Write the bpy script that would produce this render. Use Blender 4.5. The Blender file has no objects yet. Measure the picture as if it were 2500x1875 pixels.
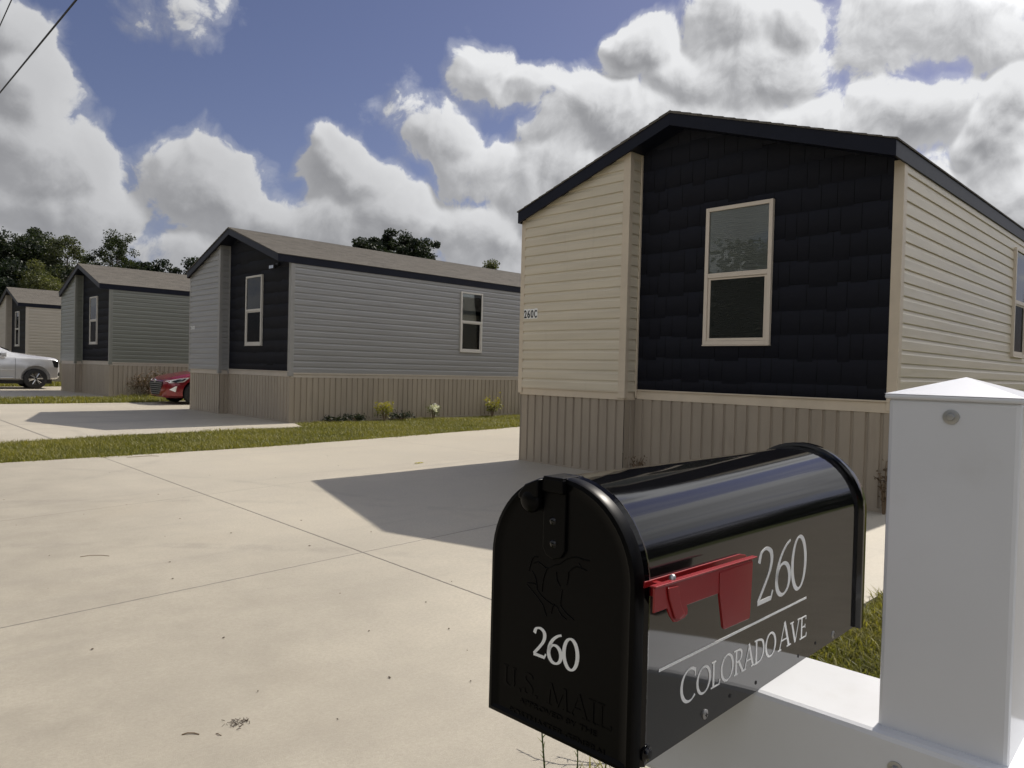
import bpy, bmesh, math, random
import numpy as np
from mathutils import Vector, Matrix
R = math.radians
S = bpy.context.scene
COL = S.collection
rnd = random.Random(7)

# ------------------------------------------------------------------ camera
cd = bpy.data.cameras.new('camera'); cam = bpy.data.objects.new('camera', cd); COL.objects.link(cam)
cd.sensor_width = 36; cd.sensor_fit = 'HORIZONTAL'; cd.lens = 1764.69*36/2500
cd.clip_start = 0.02; cd.clip_end = 6000
CAM = Vector((-7.28, -2.2917, 1.2593))
_r, _u, _f = Vector((.71265, -.70106, .02545)), Vector((-.00472, .03149, .99949)), Vector((.7015, .71241, -.01913))
M = Matrix.Identity(4)
for i in range(3):
    M[i][0], M[i][1], M[i][2], M[i][3] = _r[i], _u[i], -_f[i], CAM[i]
cam.matrix_world = M
S.camera = cam

# ------------------------------------------------------------------ light
SUN_EL, SUN_AZ = 47.9, 1.6          # azimuth counted from +x towards +y
S.view_settings.view_transform = 'Standard'; S.view_settings.look = 'None'
S.view_settings.exposure = .21; S.view_settings.gamma = 1
sd = bpy.data.lights.new('sun', 'SUN'); sd.energy = 4.3; sd.angle = R(.53); sd.color = (1, .93, .83)
so = bpy.data.objects.new('sun', sd); COL.objects.link(so)
sdir = Vector((math.cos(R(SUN_EL))*math.cos(R(SUN_AZ)), math.cos(R(SUN_EL))*math.sin(R(SUN_AZ)), math.sin(R(SUN_EL))))
so.rotation_euler = sdir.to_track_quat('Z', 'Y').to_euler(); so.location = (10, 0, 30)
S.cycles.max_bounces = 8; S.cycles.diffuse_bounces = 3; S.cycles.glossy_bounces = 3
S.cycles.transparent_max_bounces = 8; S.cycles.caustics_reflective = False; S.cycles.caustics_refractive = False


class NT:
    """small helper for writing node trees"""
    def __init__(s, nt): s.nt = nt
    def n(s, t, **kw):
        nd = s.nt.nodes.new(t)
        ins = kw.pop('i', {})
        for k, v in kw.items(): setattr(nd, k, v)
        for k, v in ins.items():
            sk = nd.inputs[k]
            if isinstance(v, bpy.types.NodeSocket): s.nt.links.new(v, sk)
            else: sk.default_value = v
        return nd
    def m(s, op, a, b=None, c=None, clamp=False):
        nd = s.nt.nodes.new('ShaderNodeMath'); nd.operation = op; nd.use_clamp = clamp
        for k, v in enumerate((a, b, c)):
            if v is None: continue
            if isinstance(v, bpy.types.NodeSocket): s.nt.links.new(v, nd.inputs[k])
            else: nd.inputs[k].default_value = v
        return nd.outputs[0]
    def v(s, op, a, b=None, out=0):
        nd = s.nt.nodes.new('ShaderNodeVectorMath'); nd.operation = op
        for k, v in enumerate((a, b)):
            if v is None: continue
            if isinstance(v, bpy.types.NodeSocket): s.nt.links.new(v, nd.inputs[k])
            else: nd.inputs[k].default_value = v
        return nd.outputs[out]
    def mix(s, f, a, b, blend='MIX'):
        nd = s.nt.nodes.new('ShaderNodeMix'); nd.data_type = 'RGBA'; nd.blend_type = blend
        for k, v in ((0, f), (6, a), (7, b)):
            if isinstance(v, bpy.types.NodeSocket): s.nt.links.new(v, nd.inputs[k])
            else: nd.inputs[k].default_value = v if not isinstance(v, tuple) or len(v) == 4 else (*v, 1)
        return nd.outputs[2]
    def ramp(s, f, a, b, lo=0., hi=1., smooth=True):
        nd = s.nt.nodes.new('ShaderNodeMapRange'); nd.interpolation_type = 'SMOOTHSTEP' if smooth else 'LINEAR'
        for k, v in enumerate((f, a, b, lo, hi)):
            if isinstance(v, bpy.types.NodeSocket): s.nt.links.new(v, nd.inputs[k])
            else: nd.inputs[k].default_value = v
        return nd.outputs[0]
    def noise(s, vec, scale, detail=4, rough=.55, out=0, **kw):
        nd = s.n('ShaderNodeTexNoise', i={'Vector': vec, 'Scale': scale, 'Detail': detail, 'Roughness': rough}, **kw)
        return nd.outputs[out]
    def l(s, a, b): s.nt.links.new(a, b)


# ------------------------------------------------------------------ sky with cumulus clouds
# cloud heaps as (azimuth, elevation, half width, half height, weight), degrees in the sky
HEAPS = [
 (79.9, 19.8, 2.5, 2.1, 0.75), (79.4, 16.7, 3.1, 2.8, 1.0), (80.3, 14.1, 3.4, 2.9, 1.0), (78.0, 12.7, 4.0, 3.1, 1.0), (76.0, 12.5, 2.3, 1.9, 0.8), (77.1, 10.0, 5.7, 2.5, 0.9), (73.1, 10.5, 2.7, 1.7, 0.62), (68.4, 12.2, 4.3, 3.1, 1.0), (67.6, 13.7, 2.5, 1.8, 0.8), (70.3, 11.7, 2.5, 1.8, 0.8), (64.4, 10.8, 3.3, 1.8, 0.7), (61.5, 10.5, 4.4, 2.0, 0.8), (59.3, 15.2, 2.7, 2.3, 0.95), (60.4, 14.1, 1.9, 1.8, 0.8), (57.6, 13.8, 3.2, 2.3, 0.95), (55.7, 12.1, 3.6, 2.9, 0.95), (58.8, 11.0, 4.8, 2.5, 0.9), (48.1, 21.6, 2.4, 2.0, 0.68), (46.8, 20.6, 2.5, 1.5, 0.72), (54.0, 18.4, 2.0, 1.8, 0.55), (51.7, 17.9, 3.2, 2.1, 0.78), (49.8, 17.2, 2.4, 1.5, 0.6), (48.1, 15.3, 3.7, 2.3, 0.75), (46.2, 15.8, 2.7, 1.9, 0.6), (48.3, 10.6, 4.4, 3.1, 0.9), (50.9, 10.8, 2.4, 2.3, 0.7), (54.5, 20.5, 0.9, 1.2, 0.2), (56.9, 17.5, 1.2, 1.5, 0.2), (70.8, 23.8, 2.8, 1.5, 0.42), (72.6, 23.0, 1.9, 1.3, 0.34), (69.7, 22.4, 1.7, 1.4, 0.36), (44.4, 21.2, 3.2, 1.6, 0.85), (40.5, 19.8, 4.0, 2.1, 0.85), (42.4, 18.8, 3.0, 2.1, 0.7), (35.4, 23.4, 2.8, 2.1, 1.0), (34.0, 21.7, 2.3, 1.7, 0.8), (37.0, 19.1, 5.0, 3.0, 1.0), (29.0, 25.0, 3.7, 2.5, 1.0), (27.1, 21.5, 4.9, 3.6, 1.0), (24.8, 24.6, 2.2, 1.8, 0.95), (31.2, 21.0, 3.8, 2.8, 0.9), (31.7, 18.0, 8.3, 3.0, 1.0), (16.7, 23.4, 6.0, 3.0, 0.66), (19.7, 22.2, 3.0, 2.9, 0.6), (12.6, 21.5, 2.9, 2.0, 0.6), (17.8, 18.1, 4.5, 2.3, 0.95), (19.8, 16.8, 3.8, 2.5, 0.9), (14.5, 16.2, 1.0, 0.8, 0.2), (11.8, 15.8, 2.1, 3.4, 0.95), (11.2, 17.9, 1.8, 2.3, 0.9), (12.1, 12.1, 2.8, 3.2, 0.95), (16.4, 14.1, 2.8, 1.7, 0.6), (24.4, 17.0, 7.6, 2.6, 0.95), (78.6, 6.9, 4.8, 2.2, 0.8), (71.3, 7.6, 6.6, 2.1, 0.6), (59.9, 7.9, 8.2, 2.6, 0.68), (48.9, 7.7, 6.7, 2.7, 0.62), (43.2, 13.5, 4.1, 3.5, 0.85), (41.0, 15.3, 4.4, 3.4, 0.85),
 # unseen heaps, many added for fill light and reflections
 (-12, 16, 14, 8, .8), (-38, 10, 16, 6, .9), (-70, 18, 14, 7, .7), (-40, 36, 12, 6, .6), (-95, 9, 16, 5, .9), (105, 10, 14, 6, .9), (126, 22, 9, 6, .7), (140, 7, 18, 4, .9), (150, 17, 17, 7, .9), (165, 20, 12, 5, .6), (-140, 12, 18, 7, .8), (60, 46, 12, 6, .5), (8, 42, 14, 6, .5), (-22, 44, 16, 9, .8), (-30, 62, 20, 7, .7),
 (178, 34, 30, 10, 1.), (-85, 44, 34, 15, 1.), (-75, 64, 40, 9, .8), (-150, 30, 24, 9, 1.), (150, 44, 26, 9, .9), (-175, 56, 40, 9, .9), (120, 36, 14, 8, .8), (-120, 40, 20, 8, .8), (-178, 10, 24, 6, .9)]
def density_group():
    g = bpy.data.node_groups.new('cloud_density', 'ShaderNodeTree')
    g.interface.new_socket('Dir', in_out='INPUT', socket_type='NodeSocketVector')
    g.interface.new_socket('Density', in_out='OUTPUT', socket_type='NodeSocketFloat')
    g.interface.new_socket('Heap', in_out='OUTPUT', socket_type='NodeSocketFloat')
    k = NT(g); gi = k.n('NodeGroupInput'); go = k.n('NodeGroupOutput'); d = gi.outputs[0]
    xyz = k.n('ShaderNodeSeparateXYZ', i={0: d})
    az = k.m('MULTIPLY', k.m('ARCTAN2', xyz.outputs[1], xyz.outputs[0]), 180/math.pi)
    el = k.m('MULTIPLY', k.m('ARCSINE', xyz.outputs[2]), 180/math.pi)
    q0 = k.n('ShaderNodeCombineXYZ', i={0: az, 1: el}).outputs[0]
    w1 = k.v('SUBTRACT', k.noise(q0, .16, 3, .5, out=1, noise_dimensions='2D'), (.5, .5, .5))
    q = k.v('ADD', q0, k.v('MULTIPLY', w1, (3.2, 3.2, 0)))
    acc = None
    for a, e, ra, re, w in HEAPS:
        t = k.v('MULTIPLY', k.v('SUBTRACT', q, (a, e, 0)), (1/ra, 1/re, 0))
        h = k.m('MULTIPLY_ADD', k.v('DOT_PRODUCT', t, t, out=1), -.6*w, w)
        acc = h if acc is None else k.m('SMOOTH_MAX', acc, h, .25)
    acc = k.m('MAXIMUM', acc, -.6)
    fb = k.noise(q, .19, 8, .58, noise_dimensions='2D')
    vo = k.n('ShaderNodeTexVoronoi', feature='F1', voronoi_dimensions='2D', i={'Vector': q, 'Scale': .30, 'Detail': 4., 'Roughness': .52, 'Lacunarity': 2.3}, normalize=True).outputs[0]
    t = k.m('MULTIPLY_ADD', k.m('SUBTRACT', fb, .5), 1.6, acc)
    t = k.m('MULTIPLY_ADD', k.m('SUBTRACT', .40, vo), .95, t)
    k.l(t, go.inputs[0]); k.l(acc, go.inputs[1])
    return g
W = bpy.data.worlds.new('World'); S.world = W; W.use_nodes = True
W.node_tree.nodes.clear(); k = NT(W.node_tree)
sky = k.n('ShaderNodeTexSky', sky_type='NISHITA', sun_disc=False, sun_elevation=R(SUN_EL), sun_rotation=R(90-SUN_AZ), air_density=1.0, dust_density=.6, ozone_density=1.6)
tc = k.n('ShaderNodeTexCoord').outputs['Generated']
G = density_group()
def dens(vec):
    n = k.n('ShaderNodeGroup', node_tree=G); k.l(vec, n.inputs[0]); return n.outputs
d0, heap = dens(tc)
d1, heap1 = dens(k.v('NORMALIZE', k.v('ADD', tc, tuple(sdir*.021))))
alpha = k.m('MAXIMUM', k.ramp(d0, .24, .50), k.ramp(d0, -.05, .5, 0, .36))
lit = k.m('MULTIPLY_ADD', k.m('SUBTRACT', heap, heap1), 2.6, k.m('MULTIPLY', k.m('SUBTRACT', d0, d1), .92))
thick = k.ramp(k.m('MULTIPLY_ADD', d0, .6, k.m('MULTIPLY', heap, .4)), .2, 1.1)
sunward = k.ramp(k.v('DOT_PRODUCT', tc, tuple(sdir), out=1), .4, .92)
edge = k.ramp(lit, -.70, .74)
bright = k.m('ADD', k.m('MULTIPLY', edge, k.m('MULTIPLY_ADD', sunward, .48, .50)), k.m('MULTIPLY', k.m('SUBTRACT', 1., thick), k.m('MULTIPLY_ADD', sunward, .26, .16)))
CK = 5.95
ccol = k.mix(bright, (.43*CK, .435*CK, .46*CK), (1.32*CK, 1.33*CK, 1.35*CK))
skyc = k.mix(1., sky.outputs[0], (.60, .505, .573), 'MULTIPLY')
elv = k.n('ShaderNodeSeparateXYZ', i={0: tc}).outputs[2]
veil = k.ramp(elv, .0, .26, .5, 0.)
skyc = k.mix(veil, skyc, (.30*CK, .32*CK, .39*CK))
# heaps to the right and behind are brightened as added fill light
front = k.ramp(k.v('DOT_PRODUCT', tc, (-.38, -.92, .1), out=1), -.15, .8, .9, 1.95)
gain = k.m('MULTIPLY', front, k.ramp(k.v('DOT_PRODUCT', tc, tuple(sdir), out=1), .885, .98, 1., 5.))   # aureole round the sun
ccol = k.v('SCALE', ccol); k.l(gain, W.node_tree.nodes[-1].inputs['Scale'])
ccol = k.mix(k.ramp(elv, .02, .21, .62, 0.), ccol, (.50*CK, .512*CK, .55*CK))   # distant heaps pale towards the horizon
fin = k.mix(alpha, skyc, ccol)
fin = k.mix(k.ramp(elv, -.02, -.12), fin, (.25, .25, .22))
bg = k.n('ShaderNodeBackground', i={'Color': fin, 'Strength': .1})
k.l(bg.outputs[0], k.n('ShaderNodeOutputWorld').inputs[0])
W.cycles.sampling_method = 'NONE'


# ------------------------------------------------------------------ helpers
def gz(y): return .0055*max(-10., min(45., y))
def tag(o, label=None, cat=None, group=None, kind=None):
    if label: o['label'] = label
    if cat: o['category'] = cat
    if group: o['group'] = group
    if kind: o['kind'] = kind
    return o
def thing(name, label, cat, loc=(0, 0, 0), rz=0, group=None):
    o = bpy.data.objects.new(name, None); COL.objects.link(o); o.empty_display_size = .1
    o.location = loc; o.rotation_euler = (0, 0, rz)
    return tag(o, label, cat, group)
def link_mesh(name, me, mat, parent=None):
    o = bpy.data.objects.new(name, me); COL.objects.link(o)
    if mat: me.materials.append(mat)
    if parent: o.parent = parent
    return o
class MB:
    def __init__(s, T=None): s.v = []; s.f = []; s.T = T
    def add(s, vs, fs):
        b = len(s.v)
        s.v += [tuple(s.T(*p)) if s.T else tuple(p) for p in vs]
        s.f += [tuple(b+i for i in f) for f in fs]
    def box(s, x0, y0, z0, x1, y1, z1):
        s.add([(x0, y0, z0), (x1, y0, z0), (x1, y1, z0), (x0, y1, z0), (x0, y0, z1), (x1, y0, z1), (x1, y1, z1), (x0, y1, z1)],
              [(3, 2, 1, 0), (4, 5, 6, 7), (0, 1, 5, 4), (1, 2, 6, 5), (2, 3, 7, 6), (3, 0, 4, 7)])
    def prism(s, poly, a, b, ax=0):
        """extrude polygon (p,q) along axis ax from a to b"""
        def P(p, q, t): return ((t, p, q), (p, t, q), (p, q, t))[ax]
        n = len(poly)
        s.add([P(p, q, a) for p, q in poly]+[P(p, q, b) for p, q in poly],
              [tuple(range(n-1, -1, -1)), tuple(range(n, 2*n))]+[(i, (i+1) % n, n+(i+1) % n, n+i) for i in range(n)])
    def tube(s, pts, rad, n=8):
        pts = [Vector(p) for p in pts]; m = len(pts)
        if not hasattr(rad, '__len__'): rad = [rad]*m
        vs = []; up = Vector((.13, .31, .94))
        for i, p in enumerate(pts):
            d = (pts[min(i+1, m-1)]-pts[max(i-1, 0)]).normalized()
            a = d.cross(up)
            if a.length < 1e-3: a = d.cross(Vector((1, 0, 0)))
            a.normalize(); b = d.cross(a)
            for j in range(n):
                t = 2*math.pi*j/n; vs.append(p+(a*math.cos(t)+b*math.sin(t))*rad[i])
        fs = [(i*n+j, i*n+(j+1) % n, (i+1)*n+(j+1) % n, (i+1)*n+j) for i in range(m-1) for j in range(n)]
        fs += [tuple(range(n-1, -1, -1)), tuple((m-1)*n+j for j in range(n))]
        s.add(vs, fs)
    def cyl(s, a, b, r, n=20, r2=None): s.tube([a, b], [r, r if r2 is None else r2], n)
    def lathe(s, prof, c, ax, n=24):
        """prof (r, t) turned about axis ax through c"""
        vs = []
        for r, t in prof:
            for j in range(n):
                a = 2*math.pi*j/n; p, q = r*math.cos(a), r*math.sin(a)
                o = ((t, p, q), (p, t, q), (p, q, t))[ax]
                vs.append((c[0]+o[0], c[1]+o[1], c[2]+o[2]))
        m = len(prof)
        fs = [(i*n+j, i*n+(j+1) % n, (i+1)*n+(j+1) % n, (i+1)*n+j) for i in range(m-1) for j in range(n)]
        fs += [tuple(range(n)), tuple((m-1)*n+j for j in range(n-1, -1, -1))]
        s.add(vs, fs)
    def build(s, name, mat, parent=None, smooth=None, bevel=0, clip=None):
        me = bpy.data.meshes.new(name); me.from_pydata(s.v, [], s.f)
        bm = bmesh.new(); bm.from_mesh(me)
        if clip:
            for co, no in clip:
                bmesh.ops.bisect_plane(bm, geom=bm.verts[:]+bm.edges[:]+bm.faces[:], plane_co=co, plane_no=no, clear_outer=True)
        else: bmesh.ops.recalc_face_normals(bm, faces=bm.faces)
        bm.to_mesh(me); bm.free()
        if smooth is not None:
            me.polygons.foreach_set('use_smooth', [True]*len(me.polygons)); me.set_sharp_from_angle(angle=R(smooth))
        o = link_mesh(name, me, mat, parent)
        if bevel:
            b = o.modifiers.new('edge', 'BEVEL'); b.width = bevel; b.segments = 2; b.limit_method = 'ANGLE'; b.angle_limit = R(35)
        return o
def fast_mesh(name, verts, tris, quads, mat, parent=None, tint=None):
    """big mesh from numpy arrays"""
    me = bpy.data.meshes.new(name); nv = len(verts); nt, nq = len(tris), len(quads)
    me.vertices.add(nv); me.vertices.foreach_set('co', np.asarray(verts, 'f').ravel())
    me.loops.add(nt*3+nq*4); me.polygons.add(nt+nq)
    me.loops.foreach_set('vertex_index', np.concatenate([np.asarray(tris, 'i').ravel(), np.asarray(quads, 'i').ravel()]).astype('i'))
    me.polygons.foreach_set('loop_start', np.concatenate([np.arange(nt)*3, nt*3+np.arange(nq)*4]).astype('i'))
    me.polygons.foreach_set('loop_total', np.concatenate([np.full(nt, 3), np.full(nq, 4)]).astype('i'))
    if tint is not None:
        a = me.attributes.new('tint', 'FLOAT', 'POINT'); a.data.foreach_set('value', np.asarray(tint, 'f'))
    me.update(calc_edges=True)
    return link_mesh(name, me, mat, parent)


# ------------------------------------------------------------------ materials
def mat(name):
    m = bpy.data.materials.new(name); m.use_nodes = True; m.node_tree.nodes.clear()
    k = NT(m.node_tree); out = k.n('ShaderNodeOutputMaterial'); return m, k, out
def paint(name, col, rough=.5, spec=.5, metal=0., var=.06, vscale=3., bump=0., bscale=40., coat=0., stretch=None, coord='Object', rvar=.0, bdist=.01, dirt_or_falloff=None):
    m, k, out = mat(name)
    vec = k.n('ShaderNodeTexCoord').outputs[coord]
    if stretch: vec = k.v('MULTIPLY', vec, stretch)
    nz = k.noise(vec, vscale, 5, .6)
    c = k.mix(k.ramp(nz, .3, .7), tuple(x*(1-var) for x in col), tuple(min(1, x*(1+var)) for x in col))
    if dirt_or_falloff: c = k.mix(k.m('MULTIPLY', k.ramp(k.noise(vec, dirt_or_falloff[0], 6, .65), .52, .75), dirt_or_falloff[1]), c, dirt_or_falloff[2])
    p = k.n('ShaderNodeBsdfPrincipled', i={'Base Color': c, 'Roughness': rough, 'Specular IOR Level': spec, 'Metallic': metal, 'Coat Weight': coat, 'Coat Roughness': .04})
    if rvar: k.l(k.ramp(nz, .3, .7, max(0, rough-rvar), rough+rvar), p.inputs['Roughness'])
    if bump:
        b = k.n('ShaderNodeBump', i={'Strength': bump, 'Distance': bdist, 'Height': k.noise(vec, bscale, 4, .6)}); k.l(b.outputs[0], p.inputs['Normal'])
    k.l(p.outputs[0], out.inputs[0]); return m

def siding_mat(name, col):
    m, k, out = mat(name); tcn = k.n('ShaderNodeTexCoord').outputs['Object']
    long = k.v('MULTIPLY', tcn, (.6, .6, 9.))
    nz = k.noise(long, 1.2, 4, .6)
    c = k.mix(k.ramp(nz, .3, .72), tuple(x*.93 for x in col), tuple(x*1.05 for x in col))
    # rain streaks and dust on the vinyl
    st = k.ramp(k.noise(k.v('MULTIPLY', tcn, (5, 5, .35)), 2, 5, .7), .55, .85, 0, .16)
    c = k.mix(st, c, (.20, .17, .13))
    p = k.n('ShaderNodeBsdfPrincipled', i={'Base Color': c, 'Roughness': .3, 'Specular IOR Level': .5})
    h = k.m('ADD', k.noise(k.v('MULTIPLY', tcn, (.8, .8, 5.)), 1.1, 2, .5), k.m('MULTIPLY', k.noise(k.v('MULTIPLY', tcn, (4, 4, 60)), 1., 3, .6), .04))
    b = k.n('ShaderNodeBump', i={'Strength': .55, 'Distance': .018, 'Height': h}); k.l(b.outputs[0], p.inputs['Normal'])
    k.l(p.outputs[0], out.inputs[0]); return m

def shake_mat():
    m, k, out = mat('navy_shake'); t = k.n('ShaderNodeTexCoord').outputs['Object']
    at = k.n('ShaderNodeAttribute', attribute_name='tint').outputs['Fac']
    c = k.mix(at, (.0022, .0024, .004), (.0084, .0100, .0182))
    g = k.noise(k.v('MULTIPLY', t, (9, 90, 5)), 1, 4, .65)
    p = k.n('ShaderNodeBsdfPrincipled', i={'Base Color': c, 'Roughness': .7, 'Specular IOR Level': .25})
    b = k.n('ShaderNodeBump', i={'Strength': .4, 'Distance': .003, 'Height': g}); k.l(b.outputs[0], p.inputs['Normal'])
    k.l(p.outputs[0], out.inputs[0]); return m

def shingle_mat():
    m, k, out = mat('roof_shingle'); t = k.n('ShaderNodeTexCoord').outputs['Object']
    br = k.n('ShaderNodeTexBrick', offset=.37, offset_frequency=2, i={'Vector': t, 'Color1': (.122, .110, .093, 1), 'Color2': (.082, .075, .065, 1), 'Mortar': (.058, .052, .045, 1), 'Scale': 1., 'Mortar Size': .004, 'Bias': .0, 'Brick Width': .33, 'Row Height': .133})
    n1 = k.noise(k.v('MULTIPLY', t, (2.5, 12, 12)), 1.4, 6, .7)
    c = k.mix(k.ramp(n1, .32, .7), br.outputs[0], (.155, .142, .122))
    c = k.mix(k.ramp(k.noise(t, 240, 2, .6), .35, .75, 0, .35), c, (.06, .05, .045))
    p = k.n('ShaderNodeBsdfPrincipled', i={'Base Color': c, 'Roughness': .9, 'Specular IOR Level': .25})
    b = k.n('ShaderNodeBump', i={'Strength': .6, 'Distance': .006, 'Height': k.m('ADD', k.noise(t, 150, 3, .6), br.outputs[1])}); k.l(b.outputs[0], p.inputs['Normal'])
    k.l(p.outputs[0], out.inputs[0]); return m

def concrete_mat(name='brushed_concrete', dy=0., joints=()):
    m, k, out = mat(name)
    pos = k.n('ShaderNodeNewGeometry').outputs['Position']
    xyz = k.n('ShaderNodeSeparateXYZ', i={0: pos}); x, y = xyz.outputs[0], xyz.outputs[1]
    big = k.noise(pos, .55, 5, .6); mid = k.noise(pos, 3.2, 6, .65); fine = k.noise(pos, 260, 3, .7)
    c = k.mix(k.ramp(big, .3, .72), (.415, .38, .306), (.495, .45, .357))
    c = k.mix(k.ramp(mid, .38, .75, 0, .55), c, (.425, .39, .325))
    # rusty / ochre blotches
    c = k.mix(k.ramp(k.noise(pos, .8, 3, .5, noise_dimensions='3D'), .56, .78, 0, .26), c, (.47, .385, .265))
    # wheel tracks worn along the drive, swept in long curves
    wv = k.v('ADD', k.v('MULTIPLY', pos, (.16, 1.7, 1)), (3.1, 1.7, 0))
    tr = k.noise(wv, 1.25, 6, .68)
    c = k.mix(k.ramp(tr, .53, .74, 0, .42), c, (.27, .245, .215))
    tr2 = k.noise(k.v('MULTIPLY', pos, (.5, 3.6, 1)), 1.6, 5, .75)
    c = k.mix(k.ramp(tr2, .6, .8, 0, .3), c, (.23, .21, .185))
    c = k.mix(k.ramp(fine, .36, .7, 0, .35), c, (.30, .27, .235))
    c = k.mix(k.ramp(k.noise(pos, 90, 2, .5), .70, .80, 0, .6), c, (.17, .15, .13))
    # granular mottling and, towards the street, the light's falloff painted as a darker tone
    c = k.mix(k.ramp(k.noise(pos, 62, 4, .7), .33, .67, 0, .46), c, (.31, .28, .225))
    c = k.mix(k.ramp(k.noise(pos, 130, 2, .6), .55, .75, 0, .5), c, (.50, .46, .385))
    dirt_or_falloff = k.m('MULTIPLY', k.ramp(k.m('MULTIPLY_ADD', k.m('SUBTRACT', big, .5), 2.6, x), -3.9, -6.4), k.ramp(mid, .2, .8, .28, .62))
    c = k.mix(dirt_or_falloff, c, (.22, .195, .15))
    # old tyre marks: wide faint arcs turning in from the street
    for (cx_, cy_, rr, ww, aa) in ((-10.2, -2.8, 7.3, .10, .30), (-10.2, -2.8, 8.9, .10, .26), (-9.6, 11.6, 5.6, .09, .22), (-9.6, 11.6, 7.1, .09, .2), (-12.5, 1.0, 9.4, .08, .2)):
        dv = k.v('SUBTRACT', k.v('MULTIPLY', pos, (1, 1, 0)), (cx_, cy_, 0)); dl = k.v('LENGTH', dv, out=1)
        band = k.ramp(k.m('ABSOLUTE', k.m('SUBTRACT', dl, rr)), ww*.35, ww, aa, 0.)
        c = k.mix(k.m('MULTIPLY', band, k.ramp(k.noise(pos, 1.6, 5, .75), .38, .66)), c, (.20, .18, .155))
    # spots
    c = k.mix(k.ramp(k.noise(pos, 11, 2, .5), .72, .80, 0, .35), c, (.24, .21, .18))
    wob = k.m('MULTIPLY', k.m('SUBTRACT', k.noise(pos, 14, 4, .7), .5), .012)
    J = None
    for (kind, a, sl, x0, wd, st) in joints:
        if kind == 'x': dd = k.m('SUBTRACT', x, k.m('MULTIPLY_ADD', y, sl, a))
        else: dd = k.m('SUBTRACT', y, k.m('MULTIPLY_ADD', x, sl, a))
        dd = k.m('ABSOLUTE', k.m('ADD', dd, wob))
        g = k.ramp(dd, wd*.2, wd, st, 0.)
        J = g if J is None else k.m('MAXIMUM', J, g)
    h = k.m('ADD', k.noise(k.v('MULTIPLY', pos, (28, 420, 1)), 1, 3, .6), k.m('MULTIPLY', fine, .9))
    if J is not None:
        c = k.mix(J, c, (.055, .05, .045)); h = k.m('SUBTRACT', h, k.m('MULTIPLY', J, 3.))
    p = k.n('ShaderNodeBsdfPrincipled', i={'Base Color': c, 'Roughness': .55, 'Specular IOR Level': .6})
    b = k.n('ShaderNodeBump', i={'Strength': .55, 'Distance': .0035, 'Height': h}); k.l(b.outputs[0], p.inputs['Normal'])
    k.l(p.outputs[0], out.inputs[0]); return m

def leaf_mat(name, a, b, trans=.35, rough=.55):
    m, k, out = mat(name)
    at = k.n('ShaderNodeAttribute', attribute_name='tint').outputs['Fac']
    c = k.mix(at, a, b)
    p = k.n('ShaderNodeBsdfPrincipled', i={'Base Color': c, 'Roughness': rough, 'Specular IOR Level': .35})
    t = k.n('ShaderNodeBsdfTranslucent', i={'Color': k.mix(1., c, (1.25, 1.3, .6), 'MULTIPLY')})
    mx = k.n('ShaderNodeMixShader', i={0: trans, 1: p.outputs[0], 2: t.outputs[0]}); k.l(mx.outputs[0], out.inputs[0]); return m

def glass_mat():
    m, k, out = mat('window_glass')
    pos = k.n('ShaderNodeNewGeometry').outputs['Position']
    b = k.n('ShaderNodeBump', i={'Strength': .10, 'Distance': .003, 'Height': k.noise(pos, 1.5, 1, .5)})
    fr = k.n('ShaderNodeFresnel', i={'IOR': 1.5}); k.l(b.outputs[0], fr.inputs['Normal'])
    gl = k.n('ShaderNodeBsdfGlossy', i={'Roughness': .01, 'Color': (.95, .96, .95, 1)}); k.l(b.outputs[0], gl.inputs['Normal'])
    tr = k.n('ShaderNodeBsdfTransparent', i={'Color': (.78, .80, .79, 1)})
    mx = k.n('ShaderNodeMixShader', i={0: fr.outputs[0], 1: tr.outputs[0], 2: gl.outputs[0]}); k.l(mx.outputs[0], out.inputs[0]); return m
def screen_mat():
    m, k, out = mat('insect_screen')
    d = k.n('ShaderNodeBsdfDiffuse', i={'Color': (.008, .008, .0085, 1)}); t = k.n('ShaderNodeBsdfTransparent')
    mx = k.n('ShaderNodeMixShader', i={0: .5, 1: t.outputs[0], 2: d.outputs[0]}); k.l(mx.outputs[0], out.inputs[0]); return m
def ground_mat():
    m, k, out = mat('turf_soil'); pos = k.n('ShaderNodeNewGeometry').outputs['Position']
    c = k.mix(k.ramp(k.noise(pos, 1.3, 6, .65), .3, .7), (.055, .075, .018), (.10, .115, .032))
    c = k.mix(k.ramp(k.noise(pos, 22, 5, .7), .45, .75), c, (.05, .042, .022))
    p = k.n('ShaderNodeBsdfPrincipled', i={'Base Color': c, 'Roughness': .95, 'Specular IOR Level': .1})
    b = k.n('ShaderNodeBump', i={'Strength': .8, 'Distance': .03, 'Height': k.noise(pos, 40, 5, .7)}); k.l(b.outputs[0], p.inputs['Normal'])
    k.l(p.outputs[0], out.inputs[0]); return m

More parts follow.
